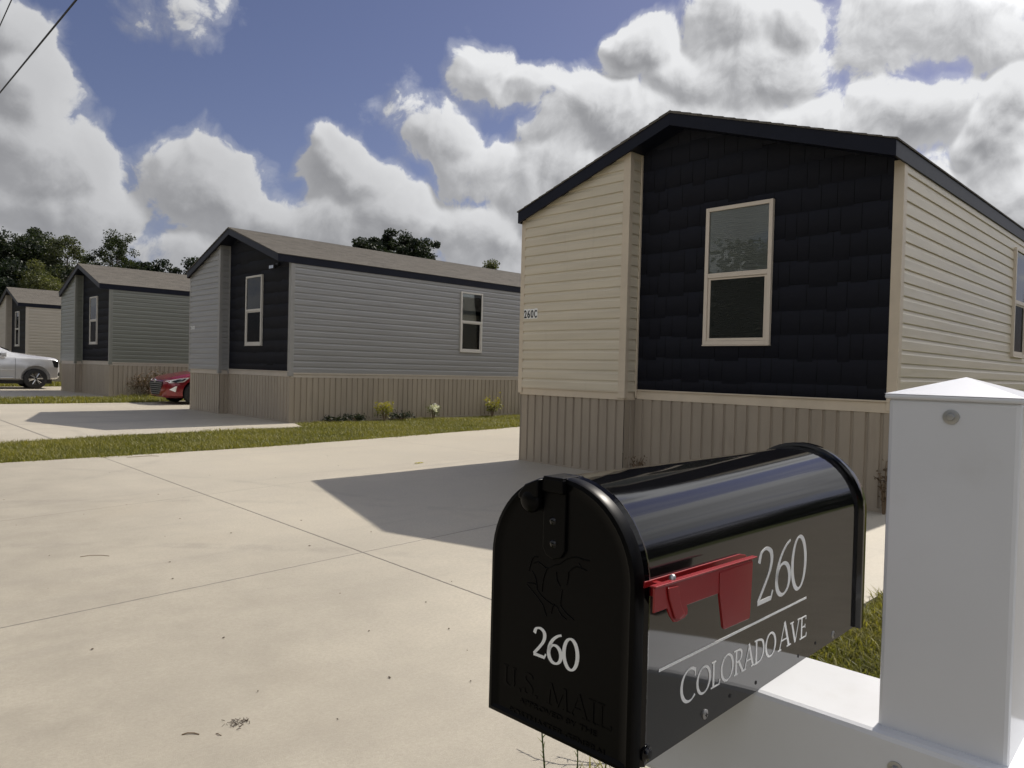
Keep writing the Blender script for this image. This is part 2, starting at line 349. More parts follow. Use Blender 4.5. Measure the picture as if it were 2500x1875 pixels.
MT = dict(
 shake=shake_mat(), roof=shingle_mat(), glass=glass_mat(), screen=screen_mat(), ground=ground_mat(),
 fascia=paint('navy_fascia', (.0075, .0088, .0165), .40, .2, var=.12, vscale=2, bump=.25, bscale=3, bdist=.01, dirt_or_falloff=(5, .08, (.03, .03, .035))),
 skirt=paint('taupe_skirting', (.335, .285, .222), .42, .5, var=.07, vscale=1.2, stretch=(3, 3, .5), bump=.2, bscale=5, bdist=.004, dirt_or_falloff=(2.2, .35, (.19, .155, .125))),
 blind=paint('blind_slat', (.62, .62, .60), .5), dark=paint('dark_interior', (.012, .012, .013), .8),
 cream=siding_mat('cream_vinyl', (.615, .55, .425)), cream_trim=paint('cream_trim', (.60, .515, .395), .4, var=.05),
 grey=siding_mat('grey_vinyl', (.262, .258, .25)), grey_trim=paint('grey_trim', (.285, .277, .262), .4, var=.05),
 sage=siding_mat('sage_vinyl', (.176, .181, .15)), sage_trim=paint('sage_trim', (.21, .212, .183), .4, var=.05),
 tan=siding_mat('tan_vinyl', (.43, .38, .31)), tan_trim=paint('tan_trim', (.47, .415, .35), .4, var=.05),
 frame=paint('window_frame_vinyl', (.66, .58, .48), .4, var=.03), frame_light=paint('pale_window_vinyl', (.56, .53, .48), .4, var=.03),
 vinyl=paint('white_vinyl', (.665, .68, .705), .24, .5, var=.015, vscale=9, bump=.05, bscale=5, bdist=.003, dirt_or_falloff=(7, .2, (.44, .42, .38))),
 black=paint('black_enamel', (.003, .003, .0038), .07, .40, var=.1, bump=.05, bscale=9, bdist=.0015, coat=.0, dirt_or_falloff=(14, .08, (.03, .03, .03))),
 door=paint('black_satin', (.0022, .0022, .0026), .34, .10, var=.1, bump=.06, bscale=60, bdist=.0006),
 red=paint('red_enamel', (.25, .010, .012), .24, .5, var=.05, bump=.04, bscale=30, bdist=.0006),
 letter=paint('white_decal', (.86, .87, .86), .5, var=.03),
 steel=paint('zinc_steel', (.45, .45, .45), .38, .5, metal=.9), rubber=paint('tyre_rubber', (.018, .018, .019), .8),
 gravel=paint('brown_gravel', (.19, .172, .14), .95, .2, var=.25, vscale=30, bump=.6, bscale=90, bdist=.01, coord='Object', dirt_or_falloff=(3, .5, (.12, .105, .08))),
 asphalt=paint('street_asphalt', (.06, .058, .055), .9, coord='Object', vscale=2, bump=.5, bscale=200, bdist=.004),
 silver=paint('silver_car_paint', (.60, .60, .61), .22, .5, metal=.45, var=.02, coat=.5),
 red_car=paint('red_car_paint', (.20, .006, .012), .25, .5, metal=.25, var=.03, coat=.8),
 trim_black=paint('black_plastic', (.012, .012, .013), .45), chrome=paint('chrome', (.62, .62, .62), .14, metal=1.),
 lamp=paint('headlamp_lens', (.74, .75, .77), .08, .5, metal=.1), car_glass=paint('car_glass', (.02, .024, .026), .04, .7),
 bark=paint('bark', (.075, .058, .042), .9, bump=.7, bscale=14, bdist=.03, stretch=(1, 1, .3)),
 wire=paint('black_cable', (.015, .015, .016), .6), dry=paint('dry_stem', (.16, .11, .065), .8), cut=paint('leaf_litter', (.07, .048, .03), .85),
 leaf=leaf_mat('tree_leaves', (.013, .022, .008), (.042, .054, .022)), leaf_dark=leaf_mat('dark_leaves', (.007, .014, .007), (.024, .034, .014), .28),
 leaf_olive=leaf_mat('olive_leaves', (.04, .05, .018), (.12, .125, .05)), leaf_pale=leaf_mat('pale_leaves', (.035, .045, .018), (.105, .115, .055)),
 blade=leaf_mat('grass_blades', (.086, .096, .018), (.30, .265, .07), .4, .5), croton=leaf_mat('croton_leaves', (.075, .10, .022), (.42, .36, .07), .35, .45),
 petal=leaf_mat('white_petals', (.78, .76, .76), (.85, .85, .84), .3), weed=leaf_mat('weed_leaves', (.06, .085, .02), (.15, .17, .05)), dead=leaf_mat('dead_leaves', (.06, .04, .025), (.17, .115, .07), .2),
)

# ------------------------------------------------------------------ ground
def sheet(name, poly, dz, m, label=None, cat=None):
    """flat polygon that follows the gentle fall of the ground"""
    mb = MB(); top = [(x, y, gz(y)+dz) for x, y in poly]; n = len(poly)
    mb.add(top+[(x, y, z-.12) for x, y, z in top], [tuple(range(n))]+[(i, n+i, n+(i+1) % n, (i+1) % n) for i in range(n)])
    o = mb.build(name, m); tag(o, label, cat, kind='structure'); return o
ys = [-1500, -200, -10, 45, 200, 1500]; xs = [-1500, -100, 0, 100, 1500]
mb = MB(); mb.add([(x, y, gz(y)-.03) for y in ys for x in xs], [(j*5+i, j*5+i+1, (j+1)*5+i+1, (j+1)*5+i) for j in range(5) for i in range(4)])
tag(mb.build('ground', MT['ground']), 'grassy ground under and around the mobile homes', 'ground', kind='structure')
NEAR1 = [(-9, 7.7), (-5.64, 7.73), (-2.93, 7.75), (-.94, 7.94), (1.89, 8.34), (3.71, 8.63), (15, 10.2)]
FAR1 = [(-9, 9.3), (-5.29, 9.88), (-4.5, 10.17), (-3.33, 10.38), (-1.8, 10.42), (-.33, 10.51)]
NEAR2 = [(-9, 19.2), (-3.79, 19.15), (-.66, 19.1), (.56, 19.69), (15, 20.6)]
FAR2 = [(-9, 21.4), (-3.41, 21.5), (-1.36, 21.63), (-.6, 21.8)]
NEAR3 = [(-9, 30.1), (-2.33, 30.0), (0, 30.4), (15, 31)]
J1 = [('x', -4.585, 0., 0, .0105, .74), ('y', 2.135, .065, 0, .009, .7), ('y', 5.13, .14, 0, .008, .42), ('x', .86, -.15, 0, .012, .35)]
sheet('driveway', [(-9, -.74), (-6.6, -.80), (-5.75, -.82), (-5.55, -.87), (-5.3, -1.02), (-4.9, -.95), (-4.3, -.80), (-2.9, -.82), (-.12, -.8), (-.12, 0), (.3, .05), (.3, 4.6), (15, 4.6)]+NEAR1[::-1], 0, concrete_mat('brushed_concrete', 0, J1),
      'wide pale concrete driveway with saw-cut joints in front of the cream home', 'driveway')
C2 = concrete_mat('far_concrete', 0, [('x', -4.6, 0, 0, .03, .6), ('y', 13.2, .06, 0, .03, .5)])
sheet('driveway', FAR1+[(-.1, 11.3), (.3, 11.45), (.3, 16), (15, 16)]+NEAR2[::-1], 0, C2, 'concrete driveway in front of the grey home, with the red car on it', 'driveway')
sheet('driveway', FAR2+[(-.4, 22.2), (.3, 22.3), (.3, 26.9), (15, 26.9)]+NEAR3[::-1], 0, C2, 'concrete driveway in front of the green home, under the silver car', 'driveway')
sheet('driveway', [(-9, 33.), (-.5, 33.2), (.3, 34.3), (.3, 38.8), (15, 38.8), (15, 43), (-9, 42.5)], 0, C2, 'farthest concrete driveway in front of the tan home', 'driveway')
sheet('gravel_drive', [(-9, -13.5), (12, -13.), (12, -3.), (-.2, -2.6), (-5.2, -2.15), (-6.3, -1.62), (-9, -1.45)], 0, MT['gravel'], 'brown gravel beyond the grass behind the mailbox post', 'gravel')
sheet('street', [(-15.5, -60), (-9.02, -60), (-9.02, 90), (-15.5, 90)], -.004, C2, 'pale concrete street behind the photographer', 'street')  # unseen; concrete surface chosen so it bounces more fill light

# ------------------------------------------------------------------ mobile homes
WD, DB, YB, OV, EO = 4.72, .226, 2.95, .087, .031
ZEB, FH, SL = 3.263, .168, .336
XF = -DB-OV
def roofz(y): return ZEB+SL*(WD/2+EO-abs(y-WD/2))       # underside of the rake boards
def siding(mb, L, z0, z1, h=.127):
    """dutch-lap courses in the (u, n, z) frame of mb"""
    prof = [(.0145, 0), (.016, .04), (.0135, .66), (.0065, .77), (.003, .98)]
    z = z0; row = []
    while z < z1-1e-4:
        for o, t in prof: row.append((o, z+t*h))
        row.append((.003, z+h)); z += h
    mb.add([(0, o, z) for o, z in row]+[(L, o, z) for o, z in row], [(i, len(row)+i, len(row)+i+1, i+1) for i in range(len(row)-1)])
def ribs(mb, L, z0, z1, flip=0):
    u = 0; prof = []
    while u < L:
        for du, o in ((0, .012), (.094, .012), (.102, -.005), (.122, -.005), (.130, .012)):
            if u+du < L: prof.append((u+du, o))
        u += .136
    prof.append((L, .012)); n = len(prof)
    mb.add([(u, o, z0) for u, o in prof]+[(u, o, z1) for u, o in prof], [(i, i+1, n+i+1, n+i) for i in range(n-1)])
    mb.box(0, -.008, z0, L, .018, z0+.04+.13)          # ground channel
def wall_frame(o, u, n):
    o, u, n = Vector(o), Vector(u), Vector(n)
    return lambda a, b, c: o+u*a+n*b+Vector((0, 0, c))
def window(parent, T, u0, u1, z0, z1, fm, label=None, blinds=1.):
    fw = .042; zm = (z0+z1)/2+.01
    f = MB(T)
    f.box(u0, 0, z0, u0+fw, .048, z1); f.box(u1-fw, 0, z0, u1, .048, z1)
    f.box(u0+fw, 0, z1-fw, u1-fw, .048, z1); f.box(u0+fw, 0, z0, u1-fw, .048, z0+fw)
    f.box(u0+fw, .004, zm-.03, u1-fw, .046, zm+.022)
    f.box(u0-.004, 0, z0-.012, u1+.004, .058, z0-.001)
    w = f.build('window', fm, parent, bevel=.003)
    if label: w['label'] = label
    s = MB(T); a, b, c, d = u0+fw+.002, u1-fw-.002, z0+fw+.002, zm-.032
    s.box(a, .006, c, a+.03, .034, d); s.box(b-.03, .006, c, b, .034, d); s.box(a+.03, .006, c, b-.03, .034, c+.03); s.box(a+.03, .006, d-.02, b-.03, .034, d)
    s.build('sash', fm, w, bevel=.002)
    p = MB(T); p.box(u0+fw-.001, .030, zm+.021, u1-fw+.001, .033, z1-fw+.001); p.build('pane', MT['glass'], w)
    p = MB(T); p.box(a+.029, .022, c+.029, b-.029, .025, d-.019); p.build('pane', MT['glass'], w)
    sc = MB(T); sc.add([(a+.03, .0295, c+.03), (b-.03, .0295, c+.03), (b-.03, .0295, d-.02), (a+.03, .0295, d-.02)], [(0, 1, 2, 3)]); sc.build('screen', MT['screen'], w)
    bl = MB(T); z = z0+fw+.01
    zs = z if blinds >= 1 else z1-fw-(z1-z0)*blinds
    z = zs
    while z < z1-fw-.02:
        bl.add([(u0+fw, .0165, z), (u1-fw, .0165, z), (u1-fw, .0195, z+.012), (u0+fw, .0195, z+.012), (u1-fw, .0165, z+.0235), (u0+fw, .0165, z+.0235)], [(0, 1, 2, 3), (3, 2, 4, 5)]); z += .0235
    bl.build('blind', MT['blind'], w)
    bk = MB(T); bk.add([(u0+fw-.001, .0155, z0+fw), (u1-fw+.001, .0155, z0+fw), (u1-fw+.001, .0155, z1-fw), (u0+fw-.001, .0155, z1-fw)], [(0, 1, 2, 3)]); bk.build('room_shade', MT['dark'], w)
    return w
def shakes(parent, T, y0, y1, z0, seed):
    r = random.Random(seed); V = []; Q = []; tint = []
    z = z0-.12; row = 0
    while z < 4.4:
        u = y0-.1*r.random()
        while u < y1:
            w = r.choice((.12, .16, .2, .24, .29)); a, b = max(u, y0), min(u+w-.006, y1)
            zb = z+r.choice((-.022, 0, 0, .02)); zt = z+.262; i = len(V)
            if b-a > .01 and zt > z0:
                zb = max(zb, z0); o = .0065; t = r.random()
                V += [T(a, o, zb), T(b, o, zb), T(b, .0048, zt), T(a, .0048, zt), T(a, 0, zb), T(b, 0, zb), T(a, 0, zt), T(b, 0, zt)]
                Q += [(i, i+1, i+2, i+3), (i+4, i+5, i+1, i)]; tint += [.84+.16*t]*8
            u += w
        z += .25; row += 1
    i = len(V); V += [T(y0, .001, z0), T(y1, .001, z0), T(y1, .001, 4.6), T(y0, .001, 4.6)]; Q.append((i, i+1, i+2, i+3)); tint += [0.]*4  # near-black backing: the shade of the tab gaps is put into its colour
    o = fast_mesh('gable_panel', np.array([tuple(v) for v in V]), np.zeros((0, 3)), np.array(Q), MT['shake'], parent, tint)
    bm = bmesh.new(); bm.from_mesh(o.data)
    for sgn in (1, -1):       # trim to the slope of the roof
        bmesh.ops.bisect_plane(bm, geom=bm.verts[:]+bm.edges[:]+bm.faces[:], plane_co=(0, WD/2, roofz(WD/2)+.05), plane_no=(0, sgn*SL, 1), clear_outer=True)
    bm.to_mesh(o.data); bm.free(); return o
def mobile_home(label, loc, rz, sid, trim, fm, L=17., side_windows=((4.506, 5.227),), seed=1, blinds=1., shallow=False, group='mobile homes in a row'):
    t = thing('mobile_home', label, 'mobile home', loc, rz, group)
    sm, tm = MT[sid], MT[trim]
    rake = [((0, WD/2, roofz(WD/2)+.05), (0, s*SL, 1)) for s in (1, -1)]
    T_side = wall_frame((0, 0, 0), (1, 0, 0), (0, -1, 0)); T_left = wall_frame((L, WD, 0), (-1, 0, 0), (0, 1, 0))
    T_front = wall_frame((0, 0, 0), (0, 1, 0), (-1, 0, 0)); T_bay = wall_frame((-DB, YB, 0), (0, 1, 0), (-1, 0, 0))
    T_ret = wall_frame((-DB, YB, 0), (1, 0, 0), (0, -1, 0)); T_back = wall_frame((L, 0, 0), (0, 1, 0), (1, 0, 0))
    T_leftbay = wall_frame((0, WD, 0), (-1, 0, 0), (0, 1, 0))
    z0 = 1.035
    m = MB(T_side); siding(m, L, z0, ZEB+.02); m.build('side_wall', sm, t)
    m = MB(T_left); siding(m, L+DB, z0, ZEB+.02); m.build('side_wall', sm, t)
    m = MB(T_bay); siding(m, WD-YB, z0, 4.2); m.build('bay_wall', sm, t, clip=rake)
    m = MB(T_ret); siding(m, DB, z0, 4.2); m.build('bay_return_wall', sm, t, clip=rake)
    m = MB(T_back); siding(m, WD, z0, 4.6); m.build('rear_wall', sm, t, clip=rake)
    shakes(t, T_front, .075, YB-.015, 1.064, seed)
    # corner boards and channels
    def corner(poly, zb, zt):
        c = MB(); c.prism(poly, zb, zt, 2); c.build('corner_trim', tm, t, bevel=.004)
    k = .017
    corner([(-k, -k), (.075, -k), (.075, 0), (0, 0), (0, .076), (-k, .076)], .96, roofz(0)+.03)
    corner([(-DB-k, YB-k), (-DB+.055, YB-k), (-DB+.055, YB), (-DB, YB), (-DB, YB+.085), (-DB-k, YB+.085)], .955, roofz(YB)+.03)
    corner([(-DB-k, WD+k), (-DB+.075, WD+k), (-DB+.075, WD), (-DB, WD), (-DB, WD-.055), (-DB-k, WD-.055)], .955, roofz(WD)+.03)
    corner([(-.032, YB-.0145), (0, YB-.0145), (0, YB-.032), (-.032, YB-.032)], .96, roofz(YB)+.03)
    # skirting
    m = MB(wall_frame((.012, .0, 0), (0, 1, 0), (-1, 0, 0))); ribs(m, YB+.1, -.13, .955)
    m.T = wall_frame((-DB+.026, YB+.006, 0), (0, 1, 0), (-1, 0, 0)); ribs(m, WD-YB-.018, -.13, .945)
    m.T = wall_frame((-DB+.026, YB+.018, 0), (1, 0, 0), (0, -1, 0)); ribs(m, DB, -.13, .945)
    m.T = wall_frame((0, .012, 0), (1, 0, 0), (0, -1, 0)); ribs(m, L, -.13, .945)
    m.T = wall_frame((L, WD-.012, 0), (-1, 0, 0), (0, 1, 0)); ribs(m, L+DB-.02, -.13, .945)
    m.T = wall_frame((L-.012, 0, 0), (0, 1, 0), (1, 0, 0)); ribs(m, WD, -.13, .945)
    m.build('skirting', MT['skirt'], t)
    m = MB()
    m.box(-.006, .02, .945, .02, YB-.03, 1.046); m.box(-.022, .02, 1.047, .0, YB-.035, 1.063)
    m.box(-DB+.0, YB+.0, .9335, -DB+.02, WD-.01, 1.028); m.box(-DB-.014, YB+.086, 1.022, -DB+.0, WD-.056, 1.034)
    m.box(-DB+.021, YB+.002, .9335, 0, YB+.02, 1.03)
    m.box(.02, -.004, .9335, L, .016, 1.024); m.box(.076, -.020, 1.0, L, -.005, 1.034)
    m.box(-DB+.03, WD-.016, .9335, L, WD+.004, 1.03); m.box(L-.016, .02, .9335, L+.004, WD-.02, 1.03)
    m.build('skirting_rail', tm if sid == 'cream' else MT['tan_trim'], t, bevel=.002)
    # roof: stepped shingle courses, ridge cap
    m = MB(); nx = 2
    for s in (-1, 1):
        y = WD/2+s*(WD/2+EO+.012); prof = []
        run = (WD/2+EO+.012); nc = int(run/.133)
        def zt(r): return ZEB+FH-.012+SL*(r-.012)
        r = 0
        while r < run:
            r2 = min(run, r+.133)
            prof += [(r, zt(r)+.011), (r2, zt(r2)+.004)]; r = r2
        pts = [(WD/2+s*(run-r), z) for r, z in prof]
        pts = [(pts[0][0], pts[0][1]-.016)]+pts+[(WD/2, zt(run)-.02)]
        m.prism(pts if s > 0 else pts[::-1], XF-.012, L+.1, 0)
    rf = m.build('roof', MT['roof'], t)
    m = MB()
    for s in (1, -1):
        ye = WD/2+s*(WD/2+EO)
        m.prism([(WD/2, roofz(WD/2)), (ye, ZEB), (ye, ZEB+FH-.02), (WD/2, roofz(WD/2)+FH-.02)], XF, XF+.022, 0)
        a, b = sorted((ye, ye-s*.02)); m.box(XF+.0225, a, ZEB, L+.09, b, ZEB+FH-.02)
    m.build('fascia', MT['fascia'], rf, bevel=.002)
    m = MB()
    for s in (1, -1):
        ye = WD/2+s*(WD/2+EO-.021)
        m.prism([(WD/2, roofz(WD/2)+.03), (ye, roofz(ye)+.03), (ye, roofz(ye)+.042), (WD/2, roofz(WD/2)+.042)], XF+.023, .3, 0)
        a, b = sorted((ye, ye-s*.14)); m.box(.31, a, ZEB+.012, L, b, ZEB+.024)
    m.build('soffit', MT['fascia'], rf)
    window(t, T_front, 1.236, 2.019, 1.598, 3.124, fm)
    for a, b in side_windows: window(t, T_side, a, b, 1.622, 3.111, fm, blinds=blinds)
    return t
H1 = mobile_home('nearest mobile home, cream siding and navy shake gable, numbered 260C, right behind the mailbox', (0, 0, 0), 0, 'cream', 'cream_trim', MT['frame'], seed=3)
H2 = mobile_home('grey-sided mobile home with a floodlight under its gable and small shrubs along its skirting', (-.1688, 11.4017, .0627), .00097, 'grey', 'grey_trim', MT['frame_light'], seed=5)
H3 = mobile_home('green-sided mobile home between the silver car and the red car', (-.5253, 22.2075, .1606), .00232, 'sage', 'sage_trim', MT['frame_light'], seed=8)
H4 = mobile_home('farthest mobile home, tan siding, behind the silver car', (-.4423, 34.1952, .167), .0013, 'tan', 'tan_trim', MT['frame_light'], seed=11)

def blender_text(name, body, size, mt, parent, M, extrude=.0005, align='LEFT', width=None, bold=0.):
    c = bpy.data.curves.new(name, 'FONT'); c.body = body; c.size = size; c.extrude = extrude; c.align_x = align; c.resolution_u = 3; c.offset = bold
    o = bpy.data.objects.new(name, c); COL.objects.link(o)
    bpy.context.view_layer.update()
    me = bpy.data.meshes.new_from_object(o.evaluated_get(bpy.context.evaluated_depsgraph_get())); bpy.data.objects.remove(o); bpy.data.curves.remove(c)
    co = np.zeros(len(me.vertices)*3, 'f'); me.vertices.foreach_get('co', co); co = co.reshape(-1, 3)
    if width: co[:, 0] = (co[:, 0]-co[:, 0].min())*width/(co[:, 0].max()-co[:, 0].min())
    co = np.array([tuple(M @ Vector(p)) for p in co]); me.vertices.foreach_set('co', co.astype('f').ravel())
    me.name = name; o = link_mesh(name, me, mt, parent); return o
# stick-on number 260C on the bay of the near home: one white sticker per character, some a little askew
XB = -DB-.016
pl = MB()
for j, (yy, rot) in enumerate(((4.655, 0.), (4.592, 0.), (4.527, .02), (4.462, -.03))):
    pl.box(XB-.0015*(1+.25*j), yy-.056, 1.962, XB+.004, yy-.001, 2.092+.004*(j % 2))
plate = pl.build('house_number', MT['letter'], H1)
for j, ch in enumerate('260C'):
    yy = (4.652, 4.589, 4.525, 4.461)[j]
    MM = Matrix.Translation((XB-.0028, yy, 1.975)) @ Matrix(((0, 0, -1, 0), (-1, 0, 0, 0), (0, 1, 0, 0), (0, 0, 0, 1)))
    blender_text('numeral', ch, .145, MT['trim_black'], plate, MM, .0004, width=.050, bold=.0045)
for hm, (yy, zz, sc) in ((H2, (4.64, 2.0, .12)), (H3, (4.63, 2.0, .1))):
    MM = Matrix.Translation((XB-.0006, yy, zz)) @ Matrix(((0, 0, -1, 0), (-1, 0, 0, 0), (0, 1, 0, 0), (0, 0, 0, 1)))
    blender_text('house_number', '260B' if hm is H2 else '260A', sc, MT['letter'], hm, MM, .0005, width=.26 if hm is H2 else .12)
# floodlight under the gable of the grey home
m = MB(); m.box(-.06, .50, 3.24, -.004, .60, 3.30); m.tube([(-.05, .55, 3.27), (-.12, .55, 3.24)], .012, 8); m.box(-.17, .44, 3.17, -.11, .66, 3.25)
fl = m.build('floodlight', MT['trim_black'], H2, bevel=.006)
m = MB(); m.box(-.176, .46, 3.18, -.1705, .545, 3.24); m.box(-.176, .555, 3.18, -.1705, .64, 3.24); m.build('lens', MT['chrome'], fl)

# ------------------------------------------------------------------ lettering: a broad-pen roman drawn with strokes
def smooth(pts, n=10):
    out = []; P = [pts[0]]+list(pts)+[pts[-1]]
    for i in range(1, len(P)-2):
        for j in range(n):
            t = j/n; p = []
            for d in range(2):
                a, b, c, e = P[i-1][d], P[i][d], P[i+1][d], P[i+2][d]
                p.append(.5*(2*b+(c-a)*t+(2*a-5*b+4*c-e)*t*t+(3*b-a-3*c+e)*t**3))
            out.append(tuple(p))
    out.append(tuple(pts[-1])); return out
def arc(cx, cy, rx, ry, a0, a1, n=40): return [(cx+rx*math.cos(R(a0+(a1-a0)*i/n)), cy+ry*math.sin(R(a0+(a1-a0)*i/n))) for i in range(n+1)]
def serif(x, y, w=.13): return [('s', [(x-w, y), (x+w, y)], .045)]
GL = {
 '2': (.56, [('n', smooth([(.05, .76), (.12, .93), (.29, .985), (.45, .90), (.485, .73), (.42, .54), (.27, .33), (.04, .05)])), ('s', [(.03, .035), (.50, .035)], .085), ('s', [(.49, .03), (.55, .17)], .05)]),
 '6': (.60, [('n', smooth([(.56, .975), (.40, .90), (.22, .74), (.10, .53), (.06, .32)])+arc(.31, .295, .25, .29, 180, 540, 48))]),
 '0': (.64, [('n', arc(.32, .49, .265, .50, 90, 450, 56))]),
 'C': (.76, [('n', arc(.44, .5, .385, .50, 50, 312, 44)), ('s', [(.685, .70), (.70, .95)], .05)]),
 'O': (.86, [('n', arc(.43, .5, .37, .495, 90, 450, 56))]),
 'L': (.60, [('s', [(.16, .02), (.16, .98)], .115), ('s', [(.16, .022), (.52, .022)], .05), ('s', [(.515, .0), (.555, .2)], .055)]+serif(.16, .978)+serif(.12, .022, .1)),
 'R': (.68, [('s', [(.16, .02), (.16, .98)], .115), ('n', smooth([(.16, .965), (.36, .965), (.50, .87), (.505, .68), (.40, .53), (.16, .49)])), ('s', [(.33, .5), (.62, .02)], .115)]+serif(.16, .022)+serif(.1, .978, .1)+[('s', [(.54, .022), (.72, .022)], .045)]),
 'A': (.74, [('s', [(.08, .02), (.37, .98)], .05), ('s', [(.36, 1.0), (.66, .02)], .12), ('s', [(.17, .34), (.55, .34)], .045)]+serif(.08, .022, .1)+serif(.66, .022)),
 'D': (.82, [('s', [(.16, .02), (.16, .98)], .115), ('n', smooth([(.1, .965), (.36, .96), (.60, .86), (.70, .62), (.68, .33), (.52, .1), (.30, .03), (.1, .03)]))]+serif(.12, .022, .1)+serif(.12, .978, .1)),
 'V': (.72, [('s', [(.10, .98), (.38, .02)], .12), ('s', [(.38, .03), (.64, .98)], .05)]+serif(.1, .978)+serif(.64, .978, .1)),
 'E': (.60, [('s', [(.16, .02), (.16, .98)], .115), ('s', [(.16, .022), (.52, .022)], .05), ('s', [(.515, .0), (.55, .19)], .05), ('s', [(.16, .978), (.48, .978)], .05), ('s', [(.48, .82), (.485, 1.0)], .05), ('s', [(.16, .52), (.42, .52)], .045), ('s', [(.42, .43), (.42, .61)], .045)]+serif(.1, .022, .08)+serif(.1, .978, .08)),
 'U': (.82, [('s', [(.17, .98), (.17, .33)], .115), ('n', smooth([(.17, .34), (.20, .13), (.40, .02), (.58, .10), (.64, .34)])), ('s', [(.64, .33), (.64, .98)], .05)]+serif(.17, .978)+serif(.64, .978, .1)),
 'S': (.56, [('n', smooth([(.46, .80), (.42, .93), (.26, .985), (.10, .88), (.11, .68), (.30, .52), (.45, .36), (.44, .13), (.26, .01), (.09, .07), (.05, .24)]))]),
 '.': (.3, [('s', [(.10, .05), (.19, .05)], .10)]),
 'M': (1.0, [('s', [(.14, .02), (.20, .98)], .05), ('s', [(.20, .98), (.50, .04)], .115), ('s', [(.50, .04), (.80, .98)], .05), ('s', [(.80, .98), (.86, .02)], .115)]+serif(.14, .022, .1)+serif(.86, .022)),
 'I': (.34, [('s', [(.17, .02), (.17, .98)], .115)]+serif(.17, .022)+serif(.17, .978)),
 ' ': (.3, [])}
def glyph(mb, ch, x0, z0, w, h, place, thick=.12, thin=.045, depth=.00015, order=[0]):
    adv, strokes = GL[ch]; sx, sz = w/adv, h
    for st in strokes:
        order[0] = (order[0]+1) % 9; lift = depth+order[0]*.00002
        pts = [(x0+px*sx, z0+pz*sz) for px, pz in st[1]]; n = len(pts); L = []; Rr = []
        for i, p in enumerate(pts):
            a, b = pts[max(i-1, 0)], pts[min(i+1, n-1)]; dx, dz = b[0]-a[0], b[1]-a[1]; ln = math.hypot(dx, dz) or 1; dx /= ln; dz /= ln
            wd = (thin+(thick-thin)*abs(dz*.96-dx*.28*(1 if st[0] == 'n' else 0))**1.4)*h if st[0] == 'n' else st[2]*h*(thick/.12)
            L.append((p[0]-dz*wd/2, p[1]+dx*wd/2)); Rr.append((p[0]+dz*wd/2, p[1]-dx*wd/2))
        vs = [place(a, z, lift) for a, z in L]+[place(a, z, lift) for a, z in Rr]+[place(a, z, 0) for a, z in L]+[place(a, z, 0) for a, z in Rr]
        fs = [(i, i+1, n+i+1, n+i) for i in range(n-1)]+[(2*n+i, 2*n+i+1, i+1, i) for i in range(n-1)]+[(n+i, n+i+1, 3*n+i+1, 3*n+i) for i in range(n-1)]+[(0, n, 3*n, 2*n), (n-1, 2*n-1, 4*n-1, 3*n-1)]
        mb.add(vs, fs)
def word(mb, text, x0, x1, zf, heights, place, **kw):
    tot = sum(GL[c][0]*h for c, h in zip(text, heights)); s = (x1-x0)/tot; x = x0
    for c, h in zip(text, heights):
        w = GL[c][0]*h*s; glyph(mb, c, x, zf(x), w, h, place, **kw); x += w

# ------------------------------------------------------------------ mailbox
MW, MH, ML, RIM = .0729, .2067, .480, .0054
MX = thing('mailbox', 'shiny black mailbox lettered 260 Colorado Ave, with a red flag, on a white arm', 'mailbox', (-6.8526, -1.9146, .968), .0271)
MX.rotation_euler = (-.0051, .0052, .0271)
def archp(w, h, n=28, z0=0.):
    return [(w, z0)]+[(w*math.cos(math.pi*i/n), h-w+w*math.sin(math.pi*i/n)) for i in range(n+1)]+[(-w, z0)]
def arch_solid(mb, sections):
    """sections (x, half width, height, bottom): skin through arches, ends capped"""
    n = None
    vs = []; 
    for x, w, h, z0 in sections:
        p = archp(w, h, 28, z0); n = len(p); vs += [(x, a, b) for a, b in p]
    m = len(sections)
    fs = [(i*n+j, i*n+(j+1) % n, (i+1)*n+(j+1) % n, (i+1)*n+j) for i in range(m-1) for j in range(n)]
    fs += [tuple(range(n)), tuple((m-1)*n+j for j in range(n))]; mb.add(vs, fs)
m = MB(); arch_solid(m, [(.012, MW-.0005, MH-.0005, .001), (.0165, MW+.0016, MH+.0016, 0), (.021, MW, MH, 0), (ML-.016, MW, MH, 0)])
body = m.build('body', MT['black'], MX, smooth=28)
m = MB(); arch_solid(m, [(ML-.016, MW+.001, MH+.001, -.001), (ML-.0145, MW+RIM, MH+RIM, -.002), (ML-.004, MW+RIM, MH+RIM, -.002), (ML-.001, MW+RIM-.0015, MH+RIM-.0015, -.001), (ML-.001, MW-.002, MH-.002, .003), (ML-.007, MW-.004, MH-.004, .005)])
m.build('rear_rim', MT['black'], MX, smooth=28)
m = MB(); arch_solid(m, [(.0115, MW+.0008, MH+.0008, .0), (.002, MW+.0012, MH+.0012, -.0008), (-.0005, MW+.0002, MH+.0002, 0), (-.0012, MW-.003, MH-.003, .003), (.0002, MW-.0055, MH-.0055, .0055), (.0008, MW-.012, MH-.012, .006)])
door = m.build('door', MT['door'], MX, smooth=40)
FX = .0008
